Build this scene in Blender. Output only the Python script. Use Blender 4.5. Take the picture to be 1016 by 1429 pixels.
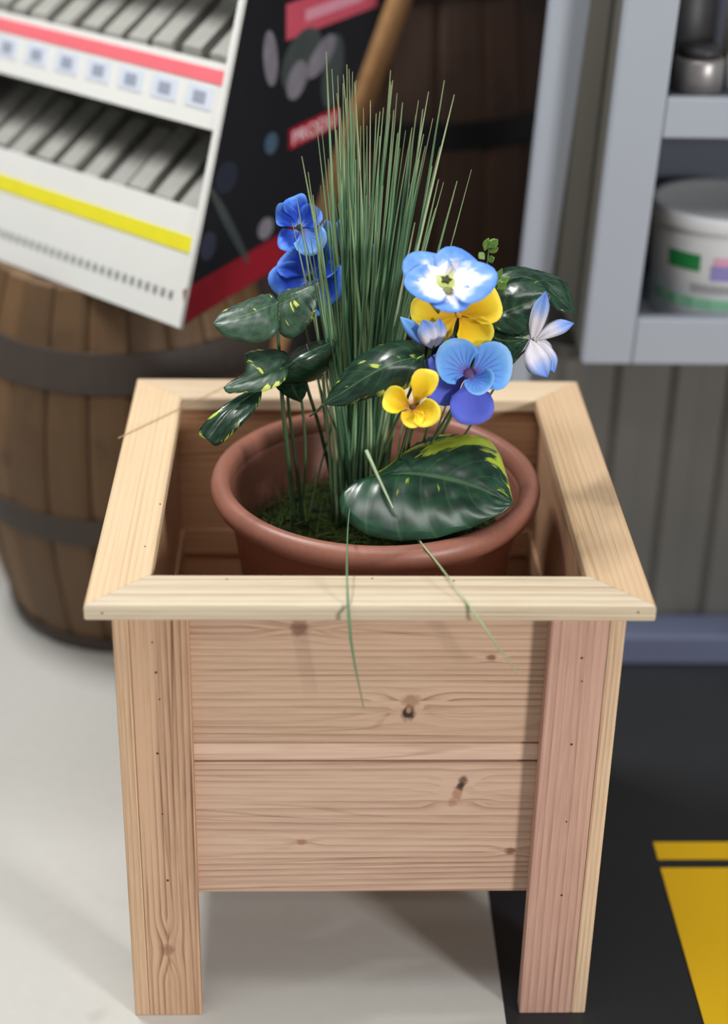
import bpy, bmesh, math, random
from mathutils import Vector, Matrix, noise

for o in list(bpy.data.objects):
    bpy.data.objects.remove(o)
S = bpy.context.scene
COL = S.collection
random.seed(11)

# ------------------------------------------------------------------ camera
cam = bpy.data.cameras.new('camera')
camo = bpy.data.objects.new('camera', cam)
COL.objects.link(camo)
S.camera = camo
cam.sensor_fit = 'HORIZONTAL'
cam.sensor_width = 36.0
cam.lens = 2327.86 / 1016 * 36.0
cam.clip_start = 0.05
PIT, YAW, ROL = 0.4823, -0.0364, 0.0209
camo.matrix_world = (Matrix.Translation((-0.0538, -1.2478, 1.2423)) @ Matrix.Rotation(YAW, 4, 'Z')
                     @ Matrix.Rotation(math.pi / 2 - PIT, 4, 'X') @ Matrix.Rotation(ROL, 4, 'Z'))
cam.dof.use_dof = True
cam.dof.focus_distance = 1.60
cam.dof.aperture_fstop = 2.8
cam.dof.aperture_blades = 0

# ------------------------------------------------------------------ world, lights, exposure
w = bpy.data.worlds.new('world')
S.world = w
w.use_nodes = True
bg = w.node_tree.nodes['Background']
bg.inputs[0].default_value = (1.0, 1.0, 0.99, 1)
bg.inputs[1].default_value = 0.30


def area(name, loc, target, size, size_y, power, col=(1, 1, 1)):
    l = bpy.data.lights.new(name, 'AREA')
    l.shape = 'RECTANGLE'
    l.size = size
    l.size_y = size_y
    l.energy = power
    l.color = col
    o = bpy.data.objects.new(name, l)
    COL.objects.link(o)
    o.location = loc
    d = Vector(target) - Vector(loc)
    o.rotation_euler = d.to_track_quat('-Z', 'Y').to_euler()
    return o


# ceiling fluorescents of the shop and the daylight of the shop front
area('ceiling_tube_light', (-0.95, 0.95, 2.7), (0.1, 0.2, 0.4), 0.7, 0.10, 48, (1.0, 1.0, 0.98))
area('ceiling_tube_light', (-0.3, -0.5, 2.9), (0, 0.3, 0.3), 1.6, 0.5, 25, (1.0, 1.0, 0.98))
area('shop_front_daylight', (2.75, -2.9, 1.55), (0, 0.1, 0.35), 0.60, 0.60, 118, (1.0, 0.985, 0.96))

S.view_settings.view_transform = 'Standard'
S.view_settings.look = 'None'
S.view_settings.gamma = 1
S.view_settings.use_curve_mapping = False
S.view_settings.exposure = -0.08


# ------------------------------------------------------------------ helpers
def lin(c):
    return tuple(((x / 255) / 12.92 if x / 255 <= 0.04045 else ((x / 255 + 0.055) / 1.055) ** 2.4) for x in c) + (1,)


def tag(o, label=None, cat=None, group=None, kind=None):
    if label:
        o['label'] = label
    if cat:
        o['category'] = cat
    if group:
        o['group'] = group
    if kind:
        o['kind'] = kind
    return o


def empty(name, loc=(0, 0, 0), rz=0):
    o = bpy.data.objects.new(name, None)
    COL.objects.link(o)
    o.location = loc
    o.rotation_euler = (0, 0, rz)
    o.empty_display_size = 0.05
    return o


def obj(name, data, mat=None, parent=None, smooth=False):
    if isinstance(data, bmesh.types.BMesh):
        me = bpy.data.meshes.new(name)
        data.normal_update()
        data.to_mesh(me)
        data.free()
    else:
        me = data
    if smooth:
        me.polygons.foreach_set('use_smooth', [True] * len(me.polygons))
    if mat and not me.materials:
        me.materials.append(mat)
    o = bpy.data.objects.new(name, me)
    COL.objects.link(o)
    if parent:
        o.parent = parent
    return o


def pmesh(name, verts, faces, uvs=None):
    me = bpy.data.meshes.new(name)
    me.from_pydata([tuple(v) for v in verts], [], faces)
    if uvs:
        uvl = me.uv_layers.new(name='UVMap')
        for lp in me.loops:
            uvl.data[lp.index].uv = uvs[lp.vertex_index]
    me.update()
    return me


def prism(bm, poly, z0, z1):
    """extrude an xy polygon between z0 and z1"""
    a = [bm.verts.new((x, y, z0)) for x, y in poly]
    b = [bm.verts.new((x, y, z1)) for x, y in poly]
    n = len(poly)
    bm.faces.new(list(reversed(a)))
    bm.faces.new(b)
    for i in range(n):
        bm.faces.new((a[i], a[(i + 1) % n], b[(i + 1) % n], b[i]))
    return a + b


def box(bm, x0, x1, y0, y1, z0, z1):
    return prism(bm, [(x0, y0), (x1, y0), (x1, y1), (x0, y1)], z0, z1)


def hexa(bm, c):
    """box from eight corners: bottom four then top four"""
    v = [bm.verts.new(p) for p in c]
    for f in ((3, 2, 1, 0), (4, 5, 6, 7), (0, 1, 5, 4), (1, 2, 6, 5), (2, 3, 7, 6), (3, 0, 4, 7)):
        bm.faces.new([v[i] for i in f])
    return v


def bevel(bm, off, seg=2):
    bmesh.ops.recalc_face_normals(bm, faces=bm.faces)
    bmesh.ops.bevel(bm, geom=list(bm.edges), offset=off, segments=seg, affect='EDGES', profile=0.5)


def bbox(x0, x1, y0, y1, z0, z1, off=0.0015, seg=2):
    bm = bmesh.new()
    box(bm, x0, x1, y0, y1, z0, z1)
    if off:
        bevel(bm, off, seg)
    return bm


def lathe(prof, n=48, cx=0, cy=0, a0=0.0, a1=2 * math.pi):
    bm = bmesh.new()
    full = abs(a1 - a0 - 2 * math.pi) < 1e-6
    m = n if full else n + 1
    rings = []
    for r, z in prof:
        rings.append([bm.verts.new((cx + r * math.cos(a0 + (a1 - a0) * i / n), cy + r * math.sin(a0 + (a1 - a0) * i / n), z)) for i in range(m)])
    for k in range(len(prof) - 1):
        for i in range(n):
            j = (i + 1) % m
            bm.faces.new((rings[k][i], rings[k][j], rings[k + 1][j], rings[k + 1][i]))
    if full and (Vector(prof[0]) - Vector(prof[-1])).length > 1e-6:
        if prof[0][0] > 1e-5:
            bm.faces.new(list(reversed(rings[0])))
        if prof[-1][0] > 1e-5:
            bm.faces.new(rings[-1])
    bmesh.ops.remove_doubles(bm, verts=bm.verts, dist=1e-6)
    bmesh.ops.recalc_face_normals(bm, faces=bm.faces)
    return bm


def crom(pts, n):
    """Catmull-Rom through pts, n samples by arc position"""
    P = [Vector(p) for p in pts]
    L = [0.0]
    for i in range(1, len(P)):
        L.append(L[-1] + (P[i] - P[i - 1]).length)
    out = []
    for k in range(n):
        s = L[-1] * k / (n - 1)
        i = 0
        while i < len(P) - 2 and s > L[i + 1]:
            i += 1
        t = (s - L[i]) / max(1e-9, L[i + 1] - L[i])
        p1, p2 = P[i], P[i + 1]
        p0 = P[i - 1] if i > 0 else p1 * 2 - p2
        p3 = P[i + 2] if i + 2 < len(P) else p2 * 2 - p1
        out.append(0.5 * ((2 * p1) + (p2 - p0) * t + (2 * p0 - 5 * p1 + 4 * p2 - p3) * t * t + (3 * p1 - p0 - 3 * p2 + p3) * t ** 3))
    return out


def tube_mesh(name, pts, r0, r1, n=10, seg=6):
    c = crom(pts, n)
    verts, faces, uvs = [], [], []
    for i, p in enumerate(c):
        d = (c[min(i + 1, n - 1)] - c[max(i - 1, 0)]).normalized()
        a = d.cross(Vector((0.13, -1, 0.2))).normalized()
        b = d.cross(a)
        r = r0 + (r1 - r0) * i / (n - 1)
        for k in range(seg):
            q = 2 * math.pi * k / seg
            verts.append(p + (a * math.cos(q) + b * math.sin(q)) * r)
            uvs.append((i / (n - 1), k / seg))
    for i in range(n - 1):
        for k in range(seg):
            faces.append((i * seg + k, i * seg + (k + 1) % seg, (i + 1) * seg + (k + 1) % seg, (i + 1) * seg + k))
    faces.append(tuple(range(seg - 1, -1, -1)))
    faces.append(tuple((n - 1) * seg + k for k in range(seg)))
    return pmesh(name, verts, faces, uvs)


def solidify(o, th):
    m = o.modifiers.new('thickness', 'SOLIDIFY')
    m.thickness = th
    m.offset = 0
    return o


# ------------------------------------------------------------------ node materials
class NT:
    def __init__(self, name):
        self.m = bpy.data.materials.new(name)
        self.m.use_nodes = True
        self.t = self.m.node_tree
        self.b = self.t.nodes['Principled BSDF']

    def n(self, kind, **kw):
        nd = self.t.nodes.new(kind)
        for k, v in kw.items():
            setattr(nd, k, v)
        return nd

    def put(self, sock, v):
        if isinstance(v, bpy.types.NodeSocket):
            self.t.links.new(v, sock)
        else:
            sock.default_value = v

    def math(self, op, a, b=0.0, c=None, clamp=False):
        nd = self.n('ShaderNodeMath', operation=op, use_clamp=clamp)
        self.put(nd.inputs[0], a)
        self.put(nd.inputs[1], b)
        if c is not None:
            self.put(nd.inputs[2], c)
        return nd.outputs[0]

    def step(self, x, lo, hi):
        nd = self.n('ShaderNodeMapRange', interpolation_type='SMOOTHSTEP')
        self.put(nd.inputs[0], x)
        nd.inputs[1].default_value = lo
        nd.inputs[2].default_value = hi
        return nd.outputs[0]

    def mix(self, f, a, b):
        nd = self.n('ShaderNodeMix', data_type='RGBA')
        self.put(nd.inputs[0], f)
        self.put(nd.inputs[6], a)
        self.put(nd.inputs[7], b)
        return nd.outputs[2]

    def noise(self, vec, scale, detail=3.0, w=None, rough=0.5, dist=0.0):
        nd = self.n('ShaderNodeTexNoise', noise_dimensions='4D' if w is not None else '3D')
        if vec is not None:
            self.put(nd.inputs['Vector'], vec)
        nd.inputs['Scale'].default_value = scale
        nd.inputs['Detail'].default_value = detail
        nd.inputs['Roughness'].default_value = rough
        nd.inputs['Distortion'].default_value = dist
        if w is not None:
            self.put(nd.inputs['W'], w)
        return nd.outputs['Fac']

    def mapped(self, vec, scale=(1, 1, 1), loc=(0, 0, 0)):
        nd = self.n('ShaderNodeMapping')
        self.put(nd.inputs[0], vec)
        nd.inputs['Location'].default_value = loc
        nd.inputs['Scale'].default_value = scale
        return nd.outputs[0]

    def bump(self, h, strength=0.3, dist=0.002):
        nd = self.n('ShaderNodeBump')
        nd.inputs['Strength'].default_value = strength
        nd.inputs['Distance'].default_value = dist
        self.put(nd.inputs['Height'], h)
        self.t.links.new(nd.outputs[0], self.b.inputs['Normal'])

    def col(self, c):
        self.put(self.b.inputs['Base Color'], c)

    def rand(self):
        return self.n('ShaderNodeObjectInfo').outputs['Random']

    def coord(self, k='Object'):
        return self.n('ShaderNodeTexCoord').outputs[k]


def plain(name, c, rough=0.5, metal=0.0, vary=0.08, scale=40):
    t = NT(name)
    f = t.noise(t.coord(), scale, 3)
    a = lin(c)
    k = 1 - vary
    t.col(t.mix(f, (a[0] * k, a[1] * k, a[2] * k, 1), tuple(min(1, x * (1 + vary)) for x in a[:3]) + (1,)))
    t.b.inputs['Roughness'].default_value = rough
    t.b.inputs['Metallic'].default_value = metal
    return t.m


def wood(name, light, dark, axis, across, seed=0.0, period=0.006, lines=0.55, knots=(), wander=0.010,
         tint=None, tint_at=None, rough=0.55, streak=0.75):
    """sawn softwood: grain along `axis`, rings spread over `across`; knots = (a, b, radius, strength) in the face plane"""
    t = NT(name)
    co = t.coord()
    sep = t.n('ShaderNodeSeparateXYZ')
    t.put(sep.inputs[0], co)
    ax = {'X': 0, 'Y': 1, 'Z': 2}
    A = sep.outputs[ax[axis]]
    sc = [1.0, 1.0, 1.0]
    sc[ax[axis]] = 0.055
    st = t.mapped(co, tuple(sc), (seed, seed * 0.7, seed * 1.3))
    rnd = t.math('MULTIPLY', t.rand(), 7.0)
    c = None
    for k, wt in across:
        v = t.math('MULTIPLY', sep.outputs[ax[k]], wt)
        c = v if c is None else t.math('ADD', c, v)
    low = t.noise(st, 9, 2, rnd)
    cc = t.math('ADD', c, t.math('MULTIPLY', t.math('SUBTRACT', low, 0.5), wander * 6))
    dark_k = None
    for (ka, kb, r, s, asp, kcol) in knots:
        B = sep.outputs[ax[across[0][0]]]
        dx = t.math('SUBTRACT', A, ka)
        dz = t.math('SUBTRACT', B, kb)
        wob = t.math('MULTIPLY', t.math('SUBTRACT', t.noise(co, 260, 2), 0.5), 0.8)
        d = t.math('SQRT', t.math('ADD', t.math('POWER', t.math('MULTIPLY', dx, 1 / (r * asp)), 2.0),
                                  t.math('POWER', t.math('MULTIPLY', dz, 1 / r), 2.0)))
        d = t.math('ADD', d, wob)
        dw = t.math('SQRT', t.math('ADD', t.math('POWER', t.math('MULTIPLY', dx, 1 / (r * 5)), 2.0),
                                   t.math('POWER', t.math('MULTIPLY', dz, 1 / (r * 2.2)), 2.0)))
        bend = t.math('MULTIPLY', t.math('SUBTRACT', 1.0, t.step(dw, 0.0, 1.3)), r * 0.9)
        sg = t.math('SIGN', dz)
        cc = t.math('ADD', cc, t.math('MULTIPLY', bend, sg))
        f = t.math('MULTIPLY', t.math('SUBTRACT', 1.0, t.step(d, 0.45, 1.25)), s)
        dark_k = (dark_k or []) + [(f, kcol)]
    ph = t.math('MULTIPLY', cc, 1.0 / period)
    fr = t.math('FRACT', ph)
    ring = t.math('POWER', fr, 2.2)
    ring = t.math('MULTIPLY', ring, t.math('SUBTRACT', 1.0, t.step(fr, 0.9, 1.0)))
    amp = t.noise(st, 60, 2, rnd)
    ring = t.math('MULTIPLY', ring, t.math('ADD', t.math('MULTIPLY', t.step(amp, 0.3, 0.7), 0.9), 0.25))
    nc = t.noise(st, 26, 1, t.math('ADD', rnd, 3.3))
    fc = t.math('ABSOLUTE', t.math('SUBTRACT', t.math('FRACT', t.math('MULTIPLY', t.math('ADD', nc, t.math('MULTIPLY', cc, 14.0)), 9.0)), 0.5))
    vein = t.math('MULTIPLY', t.math('SUBTRACT', 1.0, t.step(fc, 0.015, 0.16)), t.step(t.noise(st, 34, 2, t.math('ADD', rnd, 5.1)), 0.35, 0.75))
    ring = t.math('ADD', ring, t.math('MULTIPLY', vein, streak))
    fine = t.noise(st, 420, 3, rnd)
    broad = t.noise(st, 22, 3, rnd)
    f = t.math('ADD', t.math('MULTIPLY', ring, lines),
               t.math('ADD', t.math('MULTIPLY', t.math('SUBTRACT', fine, 0.5), 0.55), t.math('MULTIPLY', t.math('SUBTRACT', broad, 0.40), 0.9)), clamp=True)
    base = t.mix(f, lin(light), lin(dark))
    if tint:
        g = t.step(t.math('ADD', c, t.math('MULTIPLY', t.math('SUBTRACT', low, 0.5), 0.02)), tint_at[0], tint_at[1])
        base = t.mix(t.math('MULTIPLY', g, tint_at[2]), base, lin(tint))
    for f2, kc in dark_k or []:
        base = t.mix(f2, base, lin(kc))
    t.col(base)
    t.b.inputs['Roughness'].default_value = rough
    t.b.inputs['Specular IOR Level'].default_value = 0.3
    t.bump(t.math('ADD', ring, fine), 0.18, 0.0008)
    return t.m


def leaf_mat(name, base, dark, lime, amount, side=0.0, gloss=0.28):
    t = NT(name)
    uv = t.n('ShaderNodeSeparateXYZ')
    t.put(uv.inputs[0], t.coord('UV'))
    tt = uv.outputs[0]
    s = t.math('SUBTRACT', t.math('MULTIPLY', uv.outputs[1], 2.0), 1.0)
    a = t.math('ABSOLUTE', s)
    v = t.math('SUBTRACT', tt, t.math('MULTIPLY', a, 0.3))
    cb = t.n('ShaderNodeCombineXYZ')
    t.put(cb.inputs[0], t.math('MULTIPLY', v, 15.0))
    t.put(cb.inputs[1], t.math('MULTIPLY', s, 1.5))
    r = t.math('MULTIPLY', t.rand(), 30.0)
    n1 = t.noise(cb.outputs[0], 1.0, 3, r, 0.6)
    cb2 = t.n('ShaderNodeCombineXYZ')
    t.put(cb2.inputs[0], t.math('MULTIPLY', tt, 3.5))
    t.put(cb2.inputs[1], t.math('MULTIPLY', s, 2.0))
    n2 = t.noise(cb2.outputs[0], 1.0, 1, t.math('ADD', r, 9.0))
    m = t.math('ADD', t.math('MULTIPLY', n1, 0.55), t.math('MULTIPLY', n2, 0.65))
    m = t.math('ADD', m, t.math('MULTIPLY', t.math('POWER', a, 3.0), 0.10))
    if side:
        m = t.math('ADD', m, t.math('MULTIPLY', s, side))
    y = t.step(m, 0.80 - amount, 0.86 - amount)
    g = t.noise(cb2.outputs[0], 2.2, 2, r)
    c = t.mix(t.step(g, 0.35, 0.65), lin(dark), lin(base))
    vein = t.math('SUBTRACT', 1.0, t.step(a, 0.015, 0.05))
    fv = t.math('ABSOLUTE', t.math('SUBTRACT', t.math('FRACT', t.math('MULTIPLY', v, 7.0)), 0.5))
    sv = t.math('MULTIPLY', t.math('SUBTRACT', 1.0, t.step(fv, 0.02, 0.07)), 0.13)
    c = t.mix(y, c, lin(lime))
    c = t.mix(t.math('MAXIMUM', t.math('MULTIPLY', vein, 0.4), sv), c, lin((108, 140, 96)))
    t.col(c)
    t.b.inputs['Roughness'].default_value = gloss
    t.b.inputs['Specular IOR Level'].default_value = 0.55
    return t.m


def petal_mat(name, stops, vein=None, vstart=0.2, noise_amt=0.18):
    t = NT(name)
    uv = t.n('ShaderNodeSeparateXYZ')
    t.put(uv.inputs[0], t.coord('UV'))
    cb = t.n('ShaderNodeCombineXYZ')
    t.put(cb.inputs[0], t.math('MULTIPLY', uv.outputs[0], 2.0))
    t.put(cb.inputs[1], t.math('MULTIPLY', uv.outputs[1], 4.5))
    n = t.noise(cb.outputs[0], 1.2, 3, t.math('MULTIPLY', t.rand(), 20.0))
    x = t.math('ADD', uv.outputs[0], t.math('MULTIPLY', t.math('SUBTRACT', n, 0.5), noise_amt * 2))
    cr = t.n('ShaderNodeValToRGB')
    t.put(cr.inputs[0], x)
    e = cr.color_ramp.elements
    while len(e) < len(stops):
        e.new(0.5)
    for k, (p, c) in enumerate(stops):
        e[k].position = p
        e[k].color = lin(c)
    out = cr.outputs[0]
    if vein:
        f = t.math('ABSOLUTE', t.math('SUBTRACT', t.math('FRACT', t.math('MULTIPLY', uv.outputs[1], 9.0)), 0.5))
        k = t.math('MULTIPLY', t.math('SUBTRACT', 1.0, t.step(f, 0.03, 0.16)), t.math('SUBTRACT', 1.0, t.step(uv.outputs[0], vstart, vstart + 0.4)))
        out = t.mix(t.math('MULTIPLY', k, 0.8), out, lin(vein))
    t.col(out)
    t.b.inputs['Roughness'].default_value = 0.6
    t.b.inputs['Specular IOR Level'].default_value = 0.25
    return t.m


# =================================================================== THE SETTING
t = NT('polished_concrete')
co = t.coord()
f = t.math('ADD', t.math('MULTIPLY', t.noise(co, 3, 4), 0.7), t.math('MULTIPLY', t.noise(co, 60, 3), 0.3))
c = t.mix(f, lin((190, 189, 183)), lin((212, 211, 206)))
spot = t.step(t.noise(co, 9, 1), 0.70, 0.76)
t.col(t.mix(t.math('MULTIPLY', spot, 0.35), c, lin((165, 150, 130))))
t.b.inputs['Roughness'].default_value = 0.42
M_conc = t.m
M_mat = plain('black_rubber', (32, 34, 37), 0.55, 0, 0.15, 12)
M_yel = plain('yellow_floor_paint', (232, 186, 12), 0.45, 0, 0.06, 8)
M_wallb = plain('dark_painted_wall', (38, 36, 36), 0.8, 0, 0.2, 6)

MX = 0.147
fl = tag(obj('floor', bbox(-2.5, MX, -1.6, 2.4, -0.03, 0, 0), M_conc), 'pale grey polished concrete floor around the left planter legs', kind='structure')
mt = tag(obj('floor_mat', bbox(MX + 0.0005, 2.5, -1.6, 2.4, -0.03, 0, 0), M_mat), 'black rubber floor sheet under the right planter leg', kind='structure')
ym = bmesh.new()
box(ym, 0.349, 0.70, 0.262, 0.292, 0, 0.0012)
yb = obj('floor_marking', ym, M_yel, mt)
ym = bmesh.new()
box(ym, 0.349, 0.70, -0.45, 0.246, 0, 0.0012)
obj('floor_marking', ym, M_yel, mt)
tag(obj('wall_back', bbox(-2.5, 2.5, 1.9, 1.95, 0, 2.4, 0), M_wallb), 'dark wall behind the barrels', kind='structure')

# =================================================================== WOODEN PLANTER
H, W2, D = 0.4967, 0.25, 0.5
RB, RT = 0.054, 0.0165          # rim board width and thickness
LX, LF, LW, LT = 0.2292, 0.0203, 0.0675, 0.0162
Z0, ZT = 0.1462, H - RT
ZA, ZB = 0.326, 0.302
pl = empty('wooden_planter', (0, 0, 0))
tag(pl, 'square cedar planter box with four legs and mitred rim', 'planter box')

KN = (92, 62, 52)
KB = (54, 32, 28)
front_light, front_dark = (212, 180, 154), (132, 90, 68)
m_up = wood('cedar_front_upper', front_light, front_dark, 'X', [('Z', 1), ('Y', 0.5)], 1.3, 0.0075, 0.6,
            knots=[(-0.063, 0.450, 0.0085, 0.75, 1.1, (128, 84, 74)), (0.038, 0.3585, 0.0090, 0.97, 0.75, KB), (0.0385, 0.362, 0.0038, 0.8, 0.7, (186, 146, 118)),
                   (0.040, 0.372, 0.008, 0.55, 1.2, (134, 88, 66)), (0.112, 0.420, 0.0035, 0.8, 1.5, (126, 74, 58))])
m_lo = wood('cedar_front_lower', (211, 179, 156), (136, 92, 74), 'X', [('Z', 1), ('Y', 0.5)], 4.1, 0.0078, 0.55,
            knots=[(0.0925, 0.2815, 0.0062, 0.85, 0.8, KN), (0.0905, 0.2745, 0.0056, 0.92, 0.75, KB), (0.0875, 0.265, 0.0085, 0.6, 0.62, (150, 98, 72)), (0.0835, 0.256, 0.006, 0.5, 0.8, (158, 104, 78)),
                   (0.143, 0.196, 0.0048, 0.85, 1.3, (118, 66, 52)), (-0.061, 0.208, 0.004, 0.6, 1.5, (146, 92, 72))])
m_bead = wood('cedar_bead', (226, 194, 172), (166, 120, 98), 'X', [('Z', 1), ('Y', 1)], 2.2, 0.011, 0.5)
m_legL = wood('cedar_leg_brown', (212, 174, 142), (124, 82, 60), 'Z', [('X', 1), ('Y', 0.4)], 0.4, 0.0056, 0.95,
              knots=[(0.087, -0.193, 0.0075, 0.6, 1.1, (128, 80, 60))], wander=0.006)
m_legLs = wood('cedar_leg_edge_brown', (218, 184, 150), (150, 106, 78), 'Z', [('X', 1), ('Y', 1)], 5.4, 0.005, 0.6, wander=0.004)
m_legR = wood('cedar_leg_pink', (210, 170, 152), (146, 100, 88), 'Z', [('X', 1), ('Y', 0.4)], 3.4, 0.0075, 0.75, wander=0.005)
m_legRs = wood('cedar_leg_edge_pale', (230, 202, 170), (166, 122, 92), 'Z', [('X', 1), ('Y', 1)], 7.9, 0.0045, 0.7, wander=0.003)
m_side = wood('cedar_side', (206, 166, 132), (150, 104, 78), 'Y', [('Z', 1), ('X', 0.5)], 6.6, 0.008, 0.55)
m_back = wood('cedar_back', (206, 162, 124), (146, 98, 68), 'X', [('Z', 1), ('Y', 0.5)], 8.2, 0.008, 0.6)
m_rimF = wood('cedar_rim_front', (220, 206, 180), (170, 138, 112), 'X', [('Y', 1), ('Z', 1.9)], 2.9, 0.0095, 0.65,
              tint=(246, 232, 196), tint_at=(0.50, 0.485, 0.0))
m_rimL = wood('cedar_rim_cream', (228, 219, 198), (164, 144, 116), 'Y', [('X', 1), ('Z', 0.8)], 5.1, 0.0062, 0.95, wander=0.003,
              tint=(228, 192, 148), tint_at=(-0.216, -0.206, 0.7))
m_rimR = wood('cedar_rim_two_tone', (220, 208, 180), (166, 140, 108), 'Y', [('X', 1), ('Z', 0.8)], 7.2, 0.0060, 0.8, wander=0.003,
              tint=(212, 170, 128), tint_at=(0.218, 0.232, 0.6))
m_rimB = wood('cedar_rim_back', (224, 202, 172), (174, 140, 108), 'X', [('Y', 1), ('Z', 1)], 3.7, 0.009, 0.5)


def rim_board(poly, mat, bev=0.0032):
    bm = bmesh.new()
    prism(bm, poly, ZT, H)
    bmesh.ops.recalc_face_normals(bm, faces=bm.faces)
    # round the outer and inner long edges, keep the mitres tight
    es = []
    for e in bm.edges:
        a, b = e.verts
        horiz = abs(a.co.z - b.co.z) < 1e-6
        along = min(abs(a.co.x - b.co.x), abs((a.co.y - b.co.y))) < 1e-6
        if horiz and along:
            es.append(e)
    bmesh.ops.bevel(bm, geom=es, offset=bev, segments=3, affect='EDGES', profile=0.5)
    return obj('rim_board', bm, mat, pl)


g = 0.0002
i0, i1 = -W2 + RB, W2 - RB
rim_board([(-W2 + g, 0), (W2 - g, 0), (i1 - g, RB), (i0 + g, RB)], m_rimF)
rim_board([(-W2 + g, D), (i0 + g, D - RB), (i1 - g, D - RB), (W2 - g, D)], m_rimB)
rim_board([(-W2, g), (i0, RB + g), (i0, D - RB - g), (-W2, D - g)], m_rimL)
rim_board([(W2, g), (W2, D - g), (i1, D - RB - g), (i1, RB + g)], m_rimR)

# legs: a face board with the edge of the side board beside it
for sx, mf, ms in ((-1, m_legL, m_legLs), (1, m_legR, m_legRs)):
    for sy in (0, 1):
        yf0, yf1 = (LF, LF + LT) if sy == 0 else (D - LF - LT, D - LF)
        xs = sorted((sx * (LX - 0.0148), sx * (LX - LW)))
        leg = obj('leg', bbox(xs[0], xs[1], yf0, yf1, 0, ZT, 0.0011), mf, pl)
        xs = sorted((sx * LX, sx * (LX - 0.0145)))
        ys = (LF, LF + 0.068) if sy == 0 else (D - LF - 0.068, D - LF)
        obj('side_board', bbox(xs[0], xs[1], ys[0], ys[1], 0, ZT, 0.0011), ms, leg)
        if sy == 0:
            bm = bmesh.new()
            zs = (0.446, 0.414, 0.385, 0.325, 0.255, 0.175) if sx < 0 else (0.47, 0.43, 0.405, 0.335, 0.245, 0.155)
            for k, zz in enumerate(zs):
                xx = sx * (LX - LW * 0.55) + (k % 3 - 1) * 0.002
                r = 0.0009 + 0.0004 * (k % 2)
                vs = [bm.verts.new((xx + r * math.cos(q * math.pi / 4), LF - 0.00025, zz + r * math.sin(q * math.pi / 4))) for q in range(8)]
                bm.faces.new(vs)
            nh = obj('nail_heads', bm, plain('nail_dark%d' % (sx + 1), (70, 52, 42), 0.5), leg)
            nh['kind'] = 'stuff'

PX = LX - LT - 0.0002


def panel(kind):
    for (z0, z1, rec, nm, mi) in ((ZA - 0.0005, ZT - 0.0003, 0, 'panel_board', 0), (ZB + 0.0016, ZA - 0.0021, 0.0008, 'tongue_strip', 1), (ZB - 0.004, ZA + 0.004, 0.0125, 'backing_strip', 3), (Z0, ZB, 0, 'panel_board', 2)):
        bv = (0.0012, 0.0026, 0.0012, 0.0005)[mi]
        if kind in 'FB':
            y0 = LF + LT + 0.0002 + rec
            y1 = LF + LT + (0.0157 if mi == 3 else 0.0125)
            if kind == 'B':
                y0, y1 = D - y1, D - y0
            bm = bbox(-PX + 0.0002, PX - 0.0002, y0, y1, z0, z1, bv, 2)
            mat = (m_up, m_bead, m_lo, m_back)[mi] if kind == 'F' else m_back
        else:
            x0 = LX - 0.0147 - (0.0155 if mi == 3 else 0.0123)
            x1 = LX - 0.0147 - rec
            if kind == 'L':
                x0, x1 = -x1, -x0
            bm = bbox(x0, x1, LF + LT + 0.016, D - LF - LT - 0.016, z0, z1, bv, 2)
            mat = m_side
        obj(nm, bm, mat, pl)


for k in 'FBLR':
    panel(k)
# slatted bottom
for k in range(5):
    y0 = 0.072 + k * 0.0715
    obj('bottom_slat', bbox(-0.1975, 0.1975, y0, y0 + 0.064, 0.185, 0.200, 0.001), m_back, pl)
# nails on the rim
bm = bmesh.new()
for (x, y, z, ax) in ((-0.234, -0.0003, 0.4885, 'y'), (0.234, -0.0003, 0.4905, 'y'), (-0.128, 0.045, H + 0.0003, 'z'), (0.002, 0.047, H + 0.0003, 'z'),
                      (0.075, 0.043, H + 0.0003, 'z'), (-0.206, 0.105, H + 0.0003, 'z'), (-0.199, 0.19, H + 0.0003, 'z')):
    r = 0.0010
    vs = []
    for q in range(8):
        a = q * math.pi / 4
        vs.append(bm.verts.new((x + r * math.cos(a), y, z + r * math.sin(a)) if ax == 'y' else (x + r * math.cos(a), y + r * math.sin(a), z)))
    bm.faces.new(vs)
nh = obj('nail_heads', bm, plain('nail_rim', (84, 60, 46), 0.5), pl)
nh['kind'] = 'stuff'

# =================================================================== TERRACOTTA POT
t = NT('terracotta_plastic')
co = t.coord()
f = t.math('ADD', t.math('MULTIPLY', t.noise(co, 14, 3), 0.6), t.math('MULTIPLY', t.noise(co, 180, 2), 0.4))
t.col(t.mix(f, lin((134, 82, 66)), lin((168, 114, 97))))
t.b.inputs['Roughness'].default_value = 0.42
M_pot = t.m
PC = Vector((0.013, 0.278, 0.2))
pot = empty('flower_pot', PC)
tag(pot, 'round terracotta-coloured flower pot with rolled lip inside the wooden planter', 'flower pot')
outer = [(0.0, 0.0), (0.105, 0.0), (0.112, 0.004), (0.147, 0.252), (0.150, 0.262)]
inner = [(0.1475, 0.276), (0.145, 0.262), (0.141, 0.245), (0.104, 0.008), (0.0, 0.006)]
sc_ = lambda pf: [(r * 1.014, z * 1.012) for r, z in pf]
obj('pot_wall', lathe(sc_(outer + inner), 72), M_pot, pot, True)
lip = [(0.1482, 0.2600), (0.1560, 0.2585), (0.1620, 0.2620), (0.1655, 0.2685), (0.1660, 0.2745), (0.1640, 0.2810), (0.1590, 0.2850), (0.1530, 0.2850), (0.1490, 0.2825), (0.1465, 0.2770), (0.1450, 0.2700), (0.1482, 0.2600)]
obj('rolled_lip', lathe(sc_(lip), 72), M_pot, pot, True)

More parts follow.
